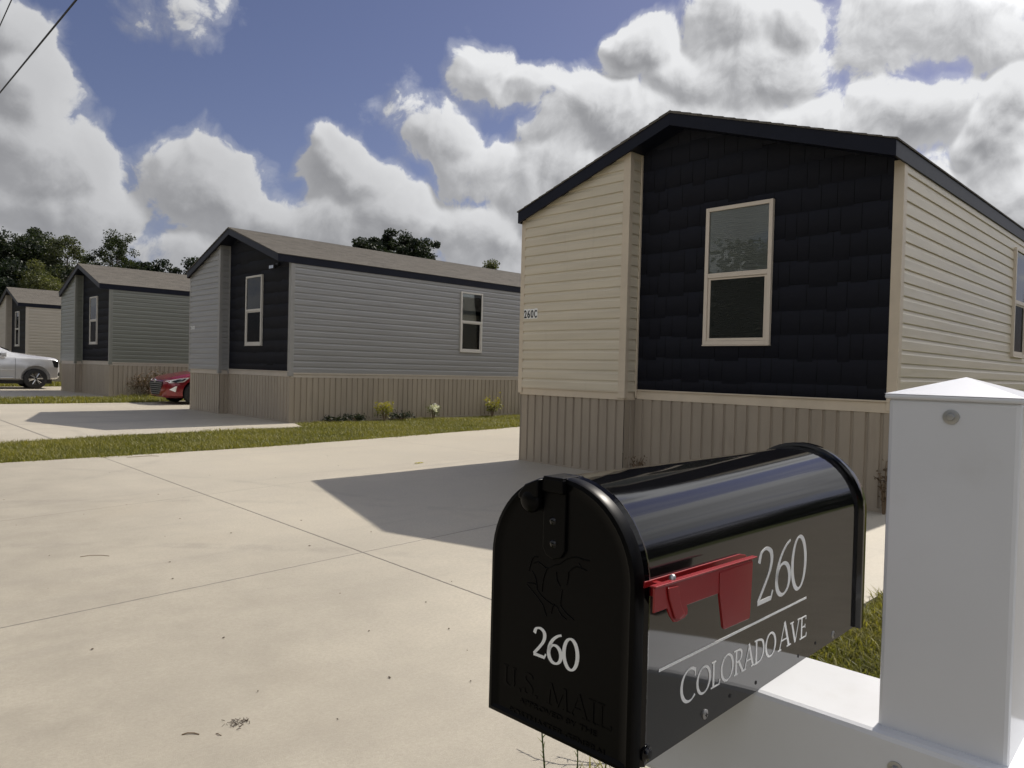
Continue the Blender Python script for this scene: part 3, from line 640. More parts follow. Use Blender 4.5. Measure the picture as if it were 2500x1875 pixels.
# latch strap with two rivets and the pull knob
m = MB()
st = [(-.0153, .1955), (-.0153, .1500), (-.0115, .1440), (-.004, .1416), (.0035, .1440), (.0077, .1500), (.0077, .1955)]
m.prism([(-w, z) for w, z in st], FX-.0026, FX+.0004, 0)
m.prism([(-w, z) for w, z in [(-.0153, .1954), (-.0145, .2062), (.007, .2062), (.0077, .1954)]], -.0052, .0008, 0)
m.box(-.0048, -.0066, .2056, .022, .0138, .2078)
latch = m.build('latch', MT['door'], MX, bevel=.0009)
m = MB()
for w, z in ((-.0050, .1722), (-.0042, .1542)): m.lathe([(.0001, FX-.0040), (.0022, FX-.0038), (.0034, FX-.0026), (.0036, FX-.0020)], (0, -w, z), 0, 18)
m.build('rivet', MT['black'], latch, smooth=60)
m = MB(); m.lathe([(.0002, -.0098), (.006, -.0094), (.0096, -.0072), (.0106, -.0042), (.0098, -.0012), (.008, .0008)], (0, .0262, .1868), 0, 28)
m.prism([(.0158, .1900), (.0366, .1868), (.0368, .1915), (.0300, .1995), (.0158, .2050)], -.0088, .0060, 0)
m.build('knob', MT['door'], MX, smooth=35, bevel=.0012)
# raised lettering and the embossed rider on the door
pd = lambda w, z, d: (FX-d*1.0, -w, z)
m = MB(); glyph(m, '2', -.0247, .0598, .0142, .0235, pd, thick=.15, thin=.07); glyph(m, '6', -.0093, .0590, .0154, .0247, pd, thick=.15, thin=.07); glyph(m, '0', .0066, .0590, .0164, .0240, pd, thick=.15, thin=.07)
m.build('numeral', MT['letter'], door)
m = MB(); word(m, 'U.S.', -.0585, -.0165, lambda x: .0252, [.0172]*4, pd, depth=.00045, thick=.17, thin=.09); word(m, 'MAIL', -.0098, .0560, lambda x: .0248, [.0178]*4, pd, depth=.00045, thick=.17, thin=.09)
m.build('embossed_lettering', MT['door'], door)
MD = lambda w, z: Matrix.Translation((FX-.0004, -w, z)) @ Matrix(((0, 0, -1, 0), (-1, 0, 0, 0), (0, 1, 0, 0), (0, 0, 0, 1)))
blender_text('embossed_lettering', 'APPROVED BY THE', .0058, MT['door'], door, MD(-.0388, .0163), .0003, width=.0805)
blender_text('embossed_lettering', 'POSTMASTER GENERAL', .0063, MT['door'], door, MD(-.0492, .0047), .0003, width=.1015)
m = MB()
def door_line(px, r=.00045):
    # relief lines: (w, z) in millimetres
    m.tube([(FX-.0002, -w*.001, z*.001) for w, z in smooth(px, 5)], r, 6)
for ln in ([(-31, 127), (-29.5, 133), (-26.5, 139), (-22, 140)], [(-28, 127.5), (-24.5, 123.5), (-22.5, 118), (-22, 113.5)], [(-12, 132), (-14.5, 126), (-16, 119.5), (-16.3, 113)],
           [(-33, 115), (-27.5, 111.5), (-21, 107), (-15.5, 102.5), (-12.2, 96.8), (-11.5, 94.5)], [(-33, 116.5), (-27, 117.5), (-22, 117)], [(1, 138.5), (8.5, 144), (17, 147.5), (25, 147), (30.5, 147.3)],
           [(10.5, 134.5), (10.2, 129.5), (9, 124)], [(11, 135), (18, 140), (28.5, 139.2)], [(4.5, 119), (3.6, 112), (3.6, 106.5), (8.5, 102.3), (14.5, 99.5), (17.2, 98.3)], [(-.5, 104.5), (3.8, 99.5), (9.5, 97)],
           [(-26, 134), (-21, 136), (-12, 133), (-4, 137), (1, 138.5)], [(-2, 132), (-1, 126), (2.5, 121)], [(-22, 113.5), (-16, 109), (-8, 106), (-.5, 104.5)], [(20, 143.5), (23.5, 139.5)], [(-6, 98), (-5, 103), (-3, 106)]): door_line(ln)
m.build('embossed_rider', MT['door'], door, smooth=60)
# side lettering
ps = lambda l, z, d: (l, -(MW+d), z)
m = MB(); glyph(m, '2', .1985, .0803, .0345, .0515, ps, thick=.115, thin=.042); glyph(m, '6', .2370, .0796, .0360, .0528, ps, thick=.115, thin=.042); glyph(m, '0', .2735, .0788, .0390, .0530, ps, thick=.115, thin=.042)
m.build('numeral', MT['letter'], body)
m = MB(); m.prism([(.035, .0650), (.3147, .0636), (.3147, .0657), (.035, .0673)], -(MW+.0002), -MW, 1); m.build('rule_line', MT['letter'], body)
bl = lambda x: .0287+(x-.07)*(-.0205)
sc = .0222; cp = .0262
m = MB(); word(m, 'COLORADO', .0672, .2435, bl, [cp]+[sc]*7, ps, thick=.14, thin=.052); word(m, 'AVE', .2490, .3190, bl, [cp]+[sc]*2, ps, thick=.14, thin=.052)
m.build('street_lettering', MT['letter'], body)
# screws and punched holes along the lower edge
for l, z in ((.1086, .0093), (.3941, .0068)):
    m = MB(); m.lathe([(.0002, -(MW+.0013)), (.0030, -(MW+.0011)), (.0042, -(MW+.0004)), (.0043, -MW+.001)], (l, 0, z), 1, 18); sc_ = m.build('screw', MT['steel'], body, smooth=50)
    m = MB(); y = -(MW+.00145); m.box(l-.002, y, z-.0004, l+.002, y+.0006, z+.0004); m.box(l-.0004, y-.0001, z-.002, l+.0004, y+.0006, z+.002); m.build('screw_slot', MT['trim_black'], sc_)
m = MB()
for l, z in ((.1518, .0117), (.2024, .0086), (.2986, .0081), (.3431, .0102)):
    m = MB(); m.lathe([(.0018, -(MW+.00025)), (.0018, -MW+.002)], (l, 0, z), 1, 14); m.build('punched_hole', MT['dark'], body)
m = MB(); m.lathe([(.0003, -(MW+.005)), (.003, -(MW+.0048)), (.0042, -(MW+.003)), (.0062, -(MW+.0022)), (.0065, -MW+.001)], (.0185, 0, .0098), 1, 22); m.build('hinge_rivet', MT['black'], MX, smooth=50)
# flag
fy0, fy1 = -(MW+.0185), -(MW+.0170)
m = MB()
pol = [(-.003, .1402), (-.003, .1229), (.0145, .1225), (.0185, .1160), (.0240, .1104), (.0290, .1096), (.0390, .1105), (.0432, .1125), (.0432, .1160), (.0415, .1192), (.0908, .1182), (.0985, .0890), (.1005, .0872), (.1440, .0860), (.1457, .0878), (.1482, .1355)]
m.prism(pol, fy0, fy1, 1)
m.prism([(.0905, .1348), (.0908, .1182), (.0985, .0890), (.1005, .0872), (.1440, .0860), (.1457, .0878), (.1482, .1340)], fy0-.0007, fy0-.0001, 1)
flag = m.build('flag', MT['red'], MX, bevel=.0005)
m = MB(); m.prism([(-.003, .1404), (.1555, .1361), (.1555, .1373), (-.003, .1417)], fy0-.0012, fy0+.0040, 1); m.build('flag_lip', MT['red'], flag, bevel=.0004)
m = MB(); m.prism([(.0125, .1380), (.0150, .1290), (.0235, .1130), (.030, .1115), (.037, .1135), (.0310, .1225), (.0265, .1370)], fy0-.0016, fy0-.0001, 1); m.build('flag_stop', MT['red'], flag, bevel=.0007)
m = MB(); m.prism([(.0095, .1340), (.150, .1290), (.1745, .1250), (.1755, .1275), (.1715, .1325), (.160, .1352), (.0105, .1388)], -(MW+.0016), -MW, 1); m.box(.020, -(MW+.016), .126, .026, -MW, .1370)
m.build('flag_bracket', MT['red'], MX, bevel=.0006)
m = MB(); m.lathe([(.0002, .1446), (.0016, .1440), (.0024, .1430), (.0026, .1405)], (.026, -(MW+.0150), 0), 2, 16); m.build('flag_rivet', MT['steel'], MX, smooth=50)

# ------------------------------------------------------------------ white vinyl post with its cross arm
PX = thing('mailbox_post', 'white vinyl post with pyramid cap and cross arm carrying the black mailbox', 'post', (-6.8526, -1.9146, 0), .0306)
a0, a1 = .2646-.0927/2, .2646+.0927/2; pw0, pw1 = .1737, .1737+.0927
m = MB(); m.box(a0, -pw1, -.3, a1, -pw0, 1.2445); m.build('post', MT['vinyl'], PX, bevel=.0035)
m = MB(); o = .0026
m.box(a0-o, -pw1-o, 1.2435, a1+o, -pw0+o, 1.2478)
c = ((a0+a1)/2, -(pw0+pw1)/2)
m.add([(a0-o, -pw1-o, 1.2478), (a1+o, -pw1-o, 1.2478), (a1+o, -pw0+o, 1.2478), (a0-o, -pw0+o, 1.2478), (c[0], c[1], 1.2632)], [(0, 1, 4), (1, 2, 4), (2, 3, 4), (3, 0, 4)])
m.build('cap', MT['vinyl'], PX, bevel=.0016)
m = MB(); m.box(.2646-.0601, -.80, .848, .2646+.0601, .052, .9677); m.build('arm', MT['vinyl'], PX, bevel=.005)
def bolt(parent, x, y, z):
    m = MB(); m.lathe([(.0045, x-.0012), (.0058, x-.0010), (.0059, x+.001)], (0, y, z), 0, 24)
    m.lathe([(.0002, x-.0044), (.0026, x-.0042), (.0031, x-.0036), (.0032, x-.0005)], (0, y, z), 0, 6)
    m.build('bolt', MT['steel'], parent, smooth=40)
bolt(PX, a0, -.2200, 1.2310)
bolt(PX, .2646-.0601, -.1926, .9425)

# ------------------------------------------------------------------ overhead cables
for nm, lab, p, q, r in (('overhead_cable', 'thick black overhead cable crossing the upper left corner', (-3.816, 19.434, 7.765), (-4.093, 11.341, 7.136), .017),
                         ('overhead_cable', 'thin short piece of cable at the very top left corner of the sky', (-3.831, 19.436, 9.398), (-4.027, 16.935, 9.083), .012)):
    p, q = Vector(p), Vector(q); d = q-p
    m = MB(); m.tube([p-d*(3.2*8/d.length), p, q, q+d*(3*8/d.length)], r, 6); tag(m.build(nm, MT['wire'], smooth=60), lab, 'cable')

# ------------------------------------------------------------------ foliage helpers
def leaf_cards(rng, P, size, up=0., aspect=.55):
    """diamond leaves at points P; returns verts, quads"""
    n = len(P); a = rng.normal(size=(n, 3)); a[:, 2] += up; a /= np.linalg.norm(a, axis=1)[:, None]
    b = np.cross(a, rng.normal(size=(n, 3))); b /= np.linalg.norm(b, axis=1)[:, None]
    s = (size*rng.uniform(.6, 1.3, n))[:, None]
    V = np.stack([P-a*s*.5, P+b*s*aspect*.5, P+a*s*.5, P-b*s*aspect*.5], 1).reshape(-1, 3)
    return V, np.arange(4*n).reshape(n, 4)
def polar(az, D): return CAM.x+D*math.cos(R(az)), CAM.y+D*math.sin(R(az))
def tree(name, label, az, D, top_el, rad, seed, leafm='leaf', nclump=60, per=260, size=.22, crown0=.35, clump=.55, spread=1., flat=1., group='trees beyond the homes', lean=0.):
    r = random.Random(seed); rng = np.random.default_rng(seed)
    x, y = polar(az, D); z = gz(y)-.05; H = CAM.z+D*math.tan(R(top_el))-z
    t = thing(name, label, 'tree', (x, y, z), 0, group)
    tr = MB(); top = Vector((lean*H*.2, .1*H*r.uniform(-.4, .4), H*.86)); n = 6
    tp = [Vector((0, 0, -.1))]+[top*(i/n)+Vector((r.uniform(-.03, .03)*H, r.uniform(-.03, .03)*H, 0)) for i in range(1, n+1)]
    r0 = H*.022+.04
    tr.tube(tp, [r0*(1-.85*i/n) for i in range(n+1)], 7)
    C = []
    for i in range(nclump):
        f = crown0+(1-crown0)*(i+.5)/nclump; f = min(1, f); a = i*2.4+r.uniform(-.6, .6)
        prof = math.sin(math.pi*min(1, max(.08, (f-crown0)/(1-crown0)*.86+.12)))**.65
        rr = rad*prof*r.uniform(.45, 1.06)*spread
        base = tp[0].lerp(tp[-1], max(.2, f*.86-.12))
        k_ = max(.2, f*.86-.12)*n; base = tp[min(n, int(k_))].lerp(tp[min(n, int(k_)+1)], k_-int(k_))
        end = Vector((math.cos(a)*rr+top.x*f, math.sin(a)*rr+top.y*f, H*(f*flat+(1-flat)*(.7+.3*f))-clump*.4))
        mid = base.lerp(end, .5)+Vector((0, 0, .12*rr))
        if i % 2 == 0 or rr > rad*.6: tr.tube([base, mid, end], [r0*.32*(1-f*.6), r0*.2*(1-f*.6), r0*.05], 5)
        C.append(end)
        for j in range(2): C.append(end+Vector((r.gauss(0, clump*.9), r.gauss(0, clump*.9), r.gauss(0, clump*.6))))
    tr.build('trunk', MT['bark'], t, smooth=60)
    P = []; tint = []
    for c in C:
        m_ = int(per*2.1*r.uniform(.35, .75)); g = rng.normal(size=(m_, 3)); g /= np.linalg.norm(g, axis=1)[:, None]+1e-6
        g *= (rng.uniform(0, 1, m_)**.45)[:, None]*np.array([clump, clump, clump*.66])*r.uniform(.6, 1.25)
        P.append(np.array(c)+g); tint.append(np.clip(rng.normal(.5+r.uniform(-.25, .25), .22, m_), 0, 1))
    P = np.concatenate(P); tint = np.repeat(np.concatenate(tint), 4)
    V, Q = leaf_cards(rng, P, size*.66)
    fast_mesh('crown', V, np.zeros((0, 3)), Q, MT[leafm], t, tint); return t
G_ = 'trees beyond the homes'
tree('tree', 'big dark tree at the far left edge behind the tan home', 82.0, 58, 7.5, 4.0, 21, 'leaf_dark', 80, 300, .3, .12, 1.0)
tree('tree', 'tall dark tree with a ragged double top behind the tan home', 79.0, 60, 8.15, 2.5, 22, 'leaf', 70, 240, .25, .1, .7)
tree('tree', 'lighter feathery tree between the ragged dark tree and the slim tree', 77.1, 57, 8.1, 1.9, 23, 'leaf_pale', 56, 130, .22, .1, .6)
tree('tree', 'slim open-crowned tree standing alone above the green home', 74.3, 54, 8.6, 1.6, 24, 'leaf', 44, 105, .2, .36, .45)
tree('tree', 'low dark tree at the foot of the slim tree', 75.8, 56, 5.7, 2.2, 25, 'leaf_dark', 50, 260, .28, .1, .8)
tree('tree', 'round-clumped dark tree over the roof of the green home', 72.6, 62, 6.9, 2.5, 26, 'leaf_dark', 40, 230, .32, .3, .8)
tree('tree', 'flat dark tree with loose clumps nearest the grey home roof on its left', 70.9, 60, 5.9, 1.8, 27, 'leaf_dark', 18, 170, .30, .5, .6)
tree('tree', 'dark tree half hidden by the left eave of the grey home', 69.4, 60, 7.0, 1.7, 28, 'leaf_dark', 26, 200, .30, .3, .65)
tree('tree', 'olive green bushy tree right behind the tan home roof', 78.6, 50, 5.4, 1.8, 29, 'leaf_olive', 46, 230, .2, .05, .6)
tree('tree', 'small pale bushy tree beside the olive one', 76.9, 50, 4.7, 1.2, 30, 'leaf_olive', 30, 200, .2, .05, .5)
tree('tree', 'low dark tree filling the gap behind the tan home', 80.6, 52, 5.9, 2.4, 31, 'leaf_dark', 50, 260, .28, .05, .8)
tree('tree', 'wide dark umbrella-shaped tree above the long grey home roof', 54.9, 46, 9.9, 3.9, 32, 'leaf_dark', 84, 240, .22, .45, .5, flat=.6)
tree('tree', 'small yellow-green tree top over the right end of the grey roof', 47.4, 60, 8.35, 1.0, 33, 'leaf_olive', 24, 200, .24, .5, .5)
# woods across the street and to the right: seen only as reflections in the windows and the mailbox
def woods(name, label, pts, h, seed, n, size, leafm='leaf'):
    rng = np.random.default_rng(seed); P = []
    for (xa, ya), (xb, yb) in zip(pts[:-1], pts[1:]):
        t = rng.uniform(0, 1, n); x = xa+(xb-xa)*t; y = ya+(yb-ya)*t; L = math.hypot(xb-xa, yb-ya)
        s = t*L; hh = h*(.62+.2*np.sin(s*.55+seed)+.13*np.sin(s*1.7+1)+.1*np.sin(s*4.1)); d = rng.normal(0, 1.3, n)
        P.append(np.stack([x+d*.8, y+d*.8, hh*(1-rng.uniform(0, 1, n)**1.6)-.3], 1))
    P = np.concatenate(P); V, Q = leaf_cards(rng, P, size)
    tag(fast_mesh(name, V, np.zeros((0, 3)), Q, MT[leafm], None, np.repeat(rng.uniform(0, 1, len(P)), 4)), label, 'trees', kind='stuff')
woods('woods', 'woods across the street, mirrored in the front windows', [(-40, -30), (-36, 0), (-34, 20), (-38, 60)], 9.6, 41, 42000, .42)
woods('woods', 'dark row of trees out of the picture on the right, mirrored in the mailbox', [(-14, -15), (8, -14.5), (40, -14)], 6.2, 42, 15000, .6, 'leaf_dark')

# ------------------------------------------------------------------ grass
def pip(poly, X, Y):
    inside = np.zeros(len(X), bool); n = len(poly)
    for i in range(n):
        (x1, y1), (x2, y2) = poly[i], poly[(i+1) % n]
        c = ((y1 > Y) != (y2 > Y)) & (X < (x2-x1)*(Y-y1)/(y2-y1+1e-12)+x1); inside ^= c
    return inside
def grass(label, poly, dens, hgt, wid, seed, lean=.6, keep=None):
    rng = np.random.default_rng(seed); px = [p[0] for p in poly]; py = [p[1] for p in poly]
    A = (max(px)-min(px))*(max(py)-min(py)); n = int(A*dens)
    X = rng.uniform(min(px), max(px), n); Y = rng.uniform(min(py), max(py), n)
    k_ = pip(poly, X, Y+.045*np.sin(X*2.7+seed)+.03*np.sin(X*9.3)+.02*np.sin(X*23.1)+rng.normal(0, .022, n))
    if keep is not None: k_ &= keep(X, Y, rng)
    X, Y = X[k_], Y[k_]; n = len(X)
    patch = .5+.28*np.sin(X*2.1+1.3*np.sin(Y*1.7+seed))+.22*np.sin(Y*4.3+X*3.1+seed)
    h = hgt*rng.uniform(.45, 1.25, n)*(.65+.6*patch); w = wid*rng.uniform(.6, 1.4, n)
    a = rng.uniform(0, 2*math.pi, n); l = h*lean*rng.uniform(.2, 1.5, n); b = a+rng.normal(math.pi/2, .5, n)
    Z = .0055*np.clip(Y, -10, 45)-.032
    bx, by = np.cos(b)*w/2, np.sin(b)*w/2; lx, ly = np.cos(a)*l, np.sin(a)*l
    V = np.stack([np.stack([X-bx, Y-by, Z], 1), np.stack([X+bx, Y+by, Z], 1), np.stack([X+bx*.8+lx*.4, Y+by*.8+ly*.4, Z+h*.62], 1),
                  np.stack([X-bx*.8+lx*.4, Y-by*.8+ly*.4, Z+h*.62], 1), np.stack([X+lx, Y+ly, Z+h*rng.uniform(.75, 1.05, n)], 1)], 1).reshape(-1, 3)
    i = np.arange(n)*5
    Q = np.stack([i, i+1, i+2, i+3], 1); T_ = np.stack([i+3, i+2, i+4], 1)
    t = np.clip(rng.normal(.42, .2, n)+.3*(patch-.5)+(rng.uniform(0, 1, n) > .95)*.5, 0, 1)
    tag(fast_mesh('grass', V, T_, Q, MT['blade'], None, np.repeat(t, 5)), label, 'grass', kind='stuff')
E1 = [(x, y-.03-.03*math.sin(i*5)) for i, (x, y) in enumerate(NEAR1)]
grass('strip of mown grass between the cream home driveway and the grey home', [(-8, 7.62), (-5.64, 7.68), (-4.4, 7.70), (-2.93, 7.72), (-.94, 7.92), (1.89, 8.3), (3.71, 8.6), (9, 9.35), (9, 11.38), (-.05, 11.38), (-.28, 10.56)]+[(x, y+.03) for x, y in FAR1[::-1][1:]]+[(-8, 9.5)], 3800, .068, .007, 51, .75)
grass('strip of grass between the grey and the green home', [(-8, 19.15)]+[(x, y-.04) for x, y in NEAR2[1:4]]+[(9, 20.15), (9, 22.1), (-.3, 22.1), (-.6, 21.85), (-1.36, 21.68), (-3.41, 21.55), (-8, 21.45)], 900, .12, .014, 52)
grass('grass behind the silver car', [(-9, 30.)]+[(x, y-.05) for x, y in NEAR3[1:3]]+[(4, 30.5), (4, 33.6), (-.5, 33.1), (-9, 32.9)], 420, .15, .024, 53)
grass('thick grass behind the mailbox and its post', [(-5.6, -.9), (-5.3, -1.05), (-4.9, -.98), (-4.3, -.82), (-3.8, -.82), (-2.9, -.84), (-2.2, -.80), (-2.2, -2.38), (-5.2, -2.1), (-5.6, -1.9)], 9000, .075, .0062, 54, .95)
grass('grass at the foot of the mailbox post', [(-8.5, -.84), (-6.6, -.84), (-5.75, -.86), (-5.6, -.9), (-5.6, -1.9), (-6.3, -1.6), (-8.5, -1.45)], 2500, .06, .006, 55, .9)
grass('grass towards the front corner of the cream home', [(-2.2, -.82), (-.1, -.84), (4, -.5), (4, -2.5), (-2.2, -2.4)], 1800, .08, .0085, 56)

# ------------------------------------------------------------------ shrubs, weeds, litter
def shrub(name, label, x, y, w, h, leafm, seed, n=420, size=.055, group=None, stems=7, petals=0, up=.4):
    r = random.Random(seed); rng = np.random.default_rng(seed)
    t = thing(name, label, 'plant', (x, y, gz(y)-.02), 0, group)
    m = MB(); P = []
    for i in range(stems):
        a = i*2.4; e = Vector((math.cos(a)*w*.5*r.uniform(.3, 1), math.sin(a)*w*.32*r.uniform(.3, 1), h*r.uniform(.6, 1)))
        m.tube([(0, 0, -.03), e*.5+Vector((0, 0, .05)), e], [.009, .007, .004], 5)
        g = rng.normal(size=(n//stems, 3))*np.array([w*.14, w*.12, h*.17]); P.append(np.array(e)-np.array([0, 0, h*.12])+g)
    m.build('stem', MT['dry'], t)
    P = np.concatenate(P); P[:, 2] = np.maximum(P[:, 2], .02); V, Q = leaf_cards(rng, P, size, up, .45)
    tt = np.clip((P[:, 2]/h)*.9+rng.normal(0, .2, len(P))-.15, 0, 1)
    fast_mesh('leaves', V, np.zeros((0, 3)), Q, MT[leafm], t, np.repeat(tt, 4))
    if petals:
        C = np.array([[math.cos(i*2.1)*w*.42*r.random(), math.sin(i*2.1)*w*.3*r.random(), h*r.uniform(.75, 1.1)] for i in range(petals)])
        PP = np.repeat(C, 46, 0)+rng.normal(size=(petals*46, 3))*.022; V, Q = leaf_cards(rng, PP, .034, 0, .9)
        fast_mesh('blossom', V, np.zeros((0, 3)), Q, MT['petal'], t, np.repeat(rng.uniform(0, 1, len(PP)), 4))
    return t
SG = 'shrubs along the skirting of the grey home'
shrub('shrub', 'yellow-green leafy shrub nearer the front of the grey home, left of the white flowers', 1.98, 11.12, .40, .42, 'croton', 61, 330, .062, SG)
shrub('shrub', 'yellow-green leafy shrub farther along the grey home, right of the white flowers', 5.25, 11.13, .42, .46, 'croton', 62, 340, .066, SG)
shrub('flowering_plant', 'small plant with white blossoms between the two yellow-green shrubs', 3.35, 11.1, .36, .30, 'weed', 63, 160, .05, SG, petals=7)
shrub('flowering_plant', 'white-flowered plant at the corner of the cream home, mostly hidden', 6.62, 11.1, .3, .32, 'weed', 64, 120, .05, SG, petals=5)
for i, (x, y, w, h) in enumerate(((.75, 11.25, .5, .13), (1.3, 11.2, .5, .17), (2.5, 11.2, .6, .18)  )):
    shrub('ground_cover', ('low dark leafy patch at the front corner of the grey home', 'low dark leafy patch just left of the first yellow shrub', 'low dark leafy patch just right of the first yellow shrub')[i], x, y, w, h, 'leaf_dark', 70+i, 380, .05, 'low plants along the grey home')
shrub('dry_shrub', 'withered brown shrub against the skirting of the green home', .62, 21.98, 1.15, .72, 'dead', 65, 1500, .07, None, 22)
shrub('weed', 'dry tuft of weeds in the corner of the cream home skirting', -.10, YB-.13, .34, .26, 'dead', 66, 60, .035, None, 9)
shrub('weed', 'tall brown weed at the right corner of the cream home, half hidden by the post', -.06, .05, .16, .52, 'dead', 67, 80, .045, None, 5)
shrub('weed', 'low brown weed on the ground at the right corner of the cream home', -.05, .40, .45, .16, 'dead', 68, 160, .045, None, 8)
def sprig(label, pts, seed, g='weeds beside the mailbox'):
    r = random.Random(seed); m = MB(); P = [Vector(p) for p in pts]; t = thing('weed', label, 'weed', pts[0], 0, g)
    L = [p-P[0] for p in P]; m.tube(L, [.0032-.002*i/len(L) for i in range(len(L))], 5); m.build('stem', MT['weed'], t)
    rng = np.random.default_rng(seed); V = []; T_ = []
    for i in range(len(L)-1):
        for j in range(5):
            b = L[i].lerp(L[i+1], j/5); a = r.uniform(0, 6.28); d = Vector((math.cos(a), math.sin(a), .7)).normalized()*r.uniform(.014, .034); s = d.cross(Vector((0, 0, 1))).normalized()*.0032
            n = len(V); V += [b-s, b+s, b+d]; T_.append((n, n+1, n+2))
    fast_mesh('leaves', np.array([tuple(v) for v in V]), np.array(T_), np.zeros((0, 4)), MT['weed'], t, rng.uniform(.2, .9, len(V)))
sprig('upright thin weed standing on the concrete just below the mailbox door', [(-5.62, -.80, -.03), (-5.62, -.79, .05), (-5.61, -.77, .12), (-5.63, -.76, .18), (-5.64, -.755, .225)], 81)
sprig('weed leaning out over the concrete along the bottom edge of the mailbox', [(-5.33, -.92, -.03), (-5.40, -.86, .05), (-5.45, -.78, .09), (-5.47, -.70, .105), (-5.47, -.62, .11)], 82)
sprig('short weed between the two taller ones below the mailbox', [(-5.60, -.92, -.03), (-5.60, -.91, .05), (-5.59, -.90, .12)], 83)
sprig('second leaning weed tangled with the other under the mailbox', [(-5.30, -.95, -.03), (-5.37, -.88, .05), (-5.41, -.80, .075), (-5.42, -.74, .09)], 84)
# twigs, a tuft of dry straw, fallen leaves
def twig(label, x, y, pts, rad, mt='dry'):
    m = MB(); m.tube([(px, py, pz) for px, py, pz in pts], rad, 5); o = m.build('twig', MT[mt], smooth=60); o.location = (x, y, gz(y)+.0012); return tag(o, label, 'twig', 'twigs on the driveway')
twig('curved thin twig on the concrete at the left, nearer the driveway joint', -5.95, 2.76, [(-.07, .06, 0), (-.02, .045, .004), (.04, .01, .002), (.07, -.03, 0)], .0016)
twig('short curved stick on the concrete beside the dry straw', -6.33, .165, [(-.028, .024, 0), (-.012, .018, .003), (.006, .004, .002), (.016, -.012, 0)], .0022)
twig('tiny bent stick between the curved stick and the dry straw', -6.265, .11, [(-.006, .01, 0), (0, .004, .002), (-.002, -.006, .002), (.004, -.012, 0)], .0014)
twig('thin twig lying at the edge of the grass strip', -4.2, 7.5, [(-.16, .03, 0), (-.02, .0, .006), (.12, .015, .004), (.2, -.05, 0)], .003)
r = random.Random(5); m = MB()
for i in range(46):
    a = r.uniform(0, 6.28); x, y = r.gauss(0, .022), r.gauss(0, .017); l = r.uniform(.005, .016)
    m.tube([(x, y, .001), (x+math.cos(a)*l, y+math.sin(a)*l, .003+r.random()*.004)], r.uniform(.0006, .0014), 4)
o = m.build('dry_straw', MT['dead']); o.location = (-6.185, .145, gz(.145)+.001); tag(o, 'small reddish brown clump of dry straw on the near concrete', 'straw')
o.data.attributes.new('tint', 'FLOAT', 'POINT')
bits = []
for i in range(6):
    m = MB(); n = 7; s = [(.5+.5*r.random()) for _ in range(n)]
    m.add([(math.cos(6.283*j/n)*.012*s[j], math.sin(6.283*j/n)*.008*s[j], .001+.003*r.random()) for j in range(n)]+[(0, 0, .0055)], [(j, (j+1) % n, n) for j in range(n)])
    bits.append(m.build('leaf_bit', MT['cut']))
spots = [(-6.17, 3.0), (-5.6, 2.4), (-5.2, 1.2), (-4.9, .75), (-5.0, .35), (-5.9, .9), (-5.55, .1), (-5.35, -.1), (-6.4, 1.2), (-3.9, 3.2), (-5.3, 4.4), (-4.9, 4.7), (-5.1, 3.6), (-4.4, 3.0), (-5.7, 4.2), (-6.0, 5.2), (-4.1, 5.6), (-2.6, 5.5), (-4.9, 6.3), (-5.6, 6.6),
         (-3.3, 6.8), (-5.35, .55), (-5.15, .15), (-5.9, -.05), (-6.0, .35), (-4.75, 2.2), (-4.2, 2.25), (-5.75, 1.95), (-6.3, 2.2), (-1.72, 5.1), (-3.6, 5.0), (-2.2, 6.4), (-5.0, 2.9), (-5.45, 3.05), (-6.1, 4.0), (-4.55, .9)]
for i, (x, y) in enumerate(spots):
    o = bits[i % 6] if i < 6 else bits[i % 6].copy()
    if i >= 6: COL.objects.link(o)
    o.location = (x+r.uniform(-.05, .05), y+r.uniform(-.05, .05), gz(y)+.001); o.rotation_euler = (0, 0, r.uniform(0, 6)); f = r.uniform(.3, 1.05)*(1+.05*y); o.scale = (f, f, 1)
    tag(o, 'tiny dark bit of dry leaf lying on the concrete driveway', 'leaf', 'bits of dry leaf on the driveway')
m = MB(); n = 8
for dx, dy in ((0, 0), (.07, .02)):
    m.add([(dx+math.cos(6.283*j/n)*.045, dy+math.sin(6.283*j/n)*.022, .003+.008*(j % 2)) for j in range(n)]+[(dx, dy, .016)], [(j, (j+1) % n, n) for j in range(n)])
o = m.build('fallen_leaf', MT['croton']); o.location = (-1.63, 5.14, gz(5.14)+.001); a = o.data.attributes.new('tint', 'FLOAT', 'POINT'); a.data.foreach_set('value', [.8]*len(o.data.vertices)); tag(o, 'yellow fallen leaf on the concrete left of the cream home', 'leaf')

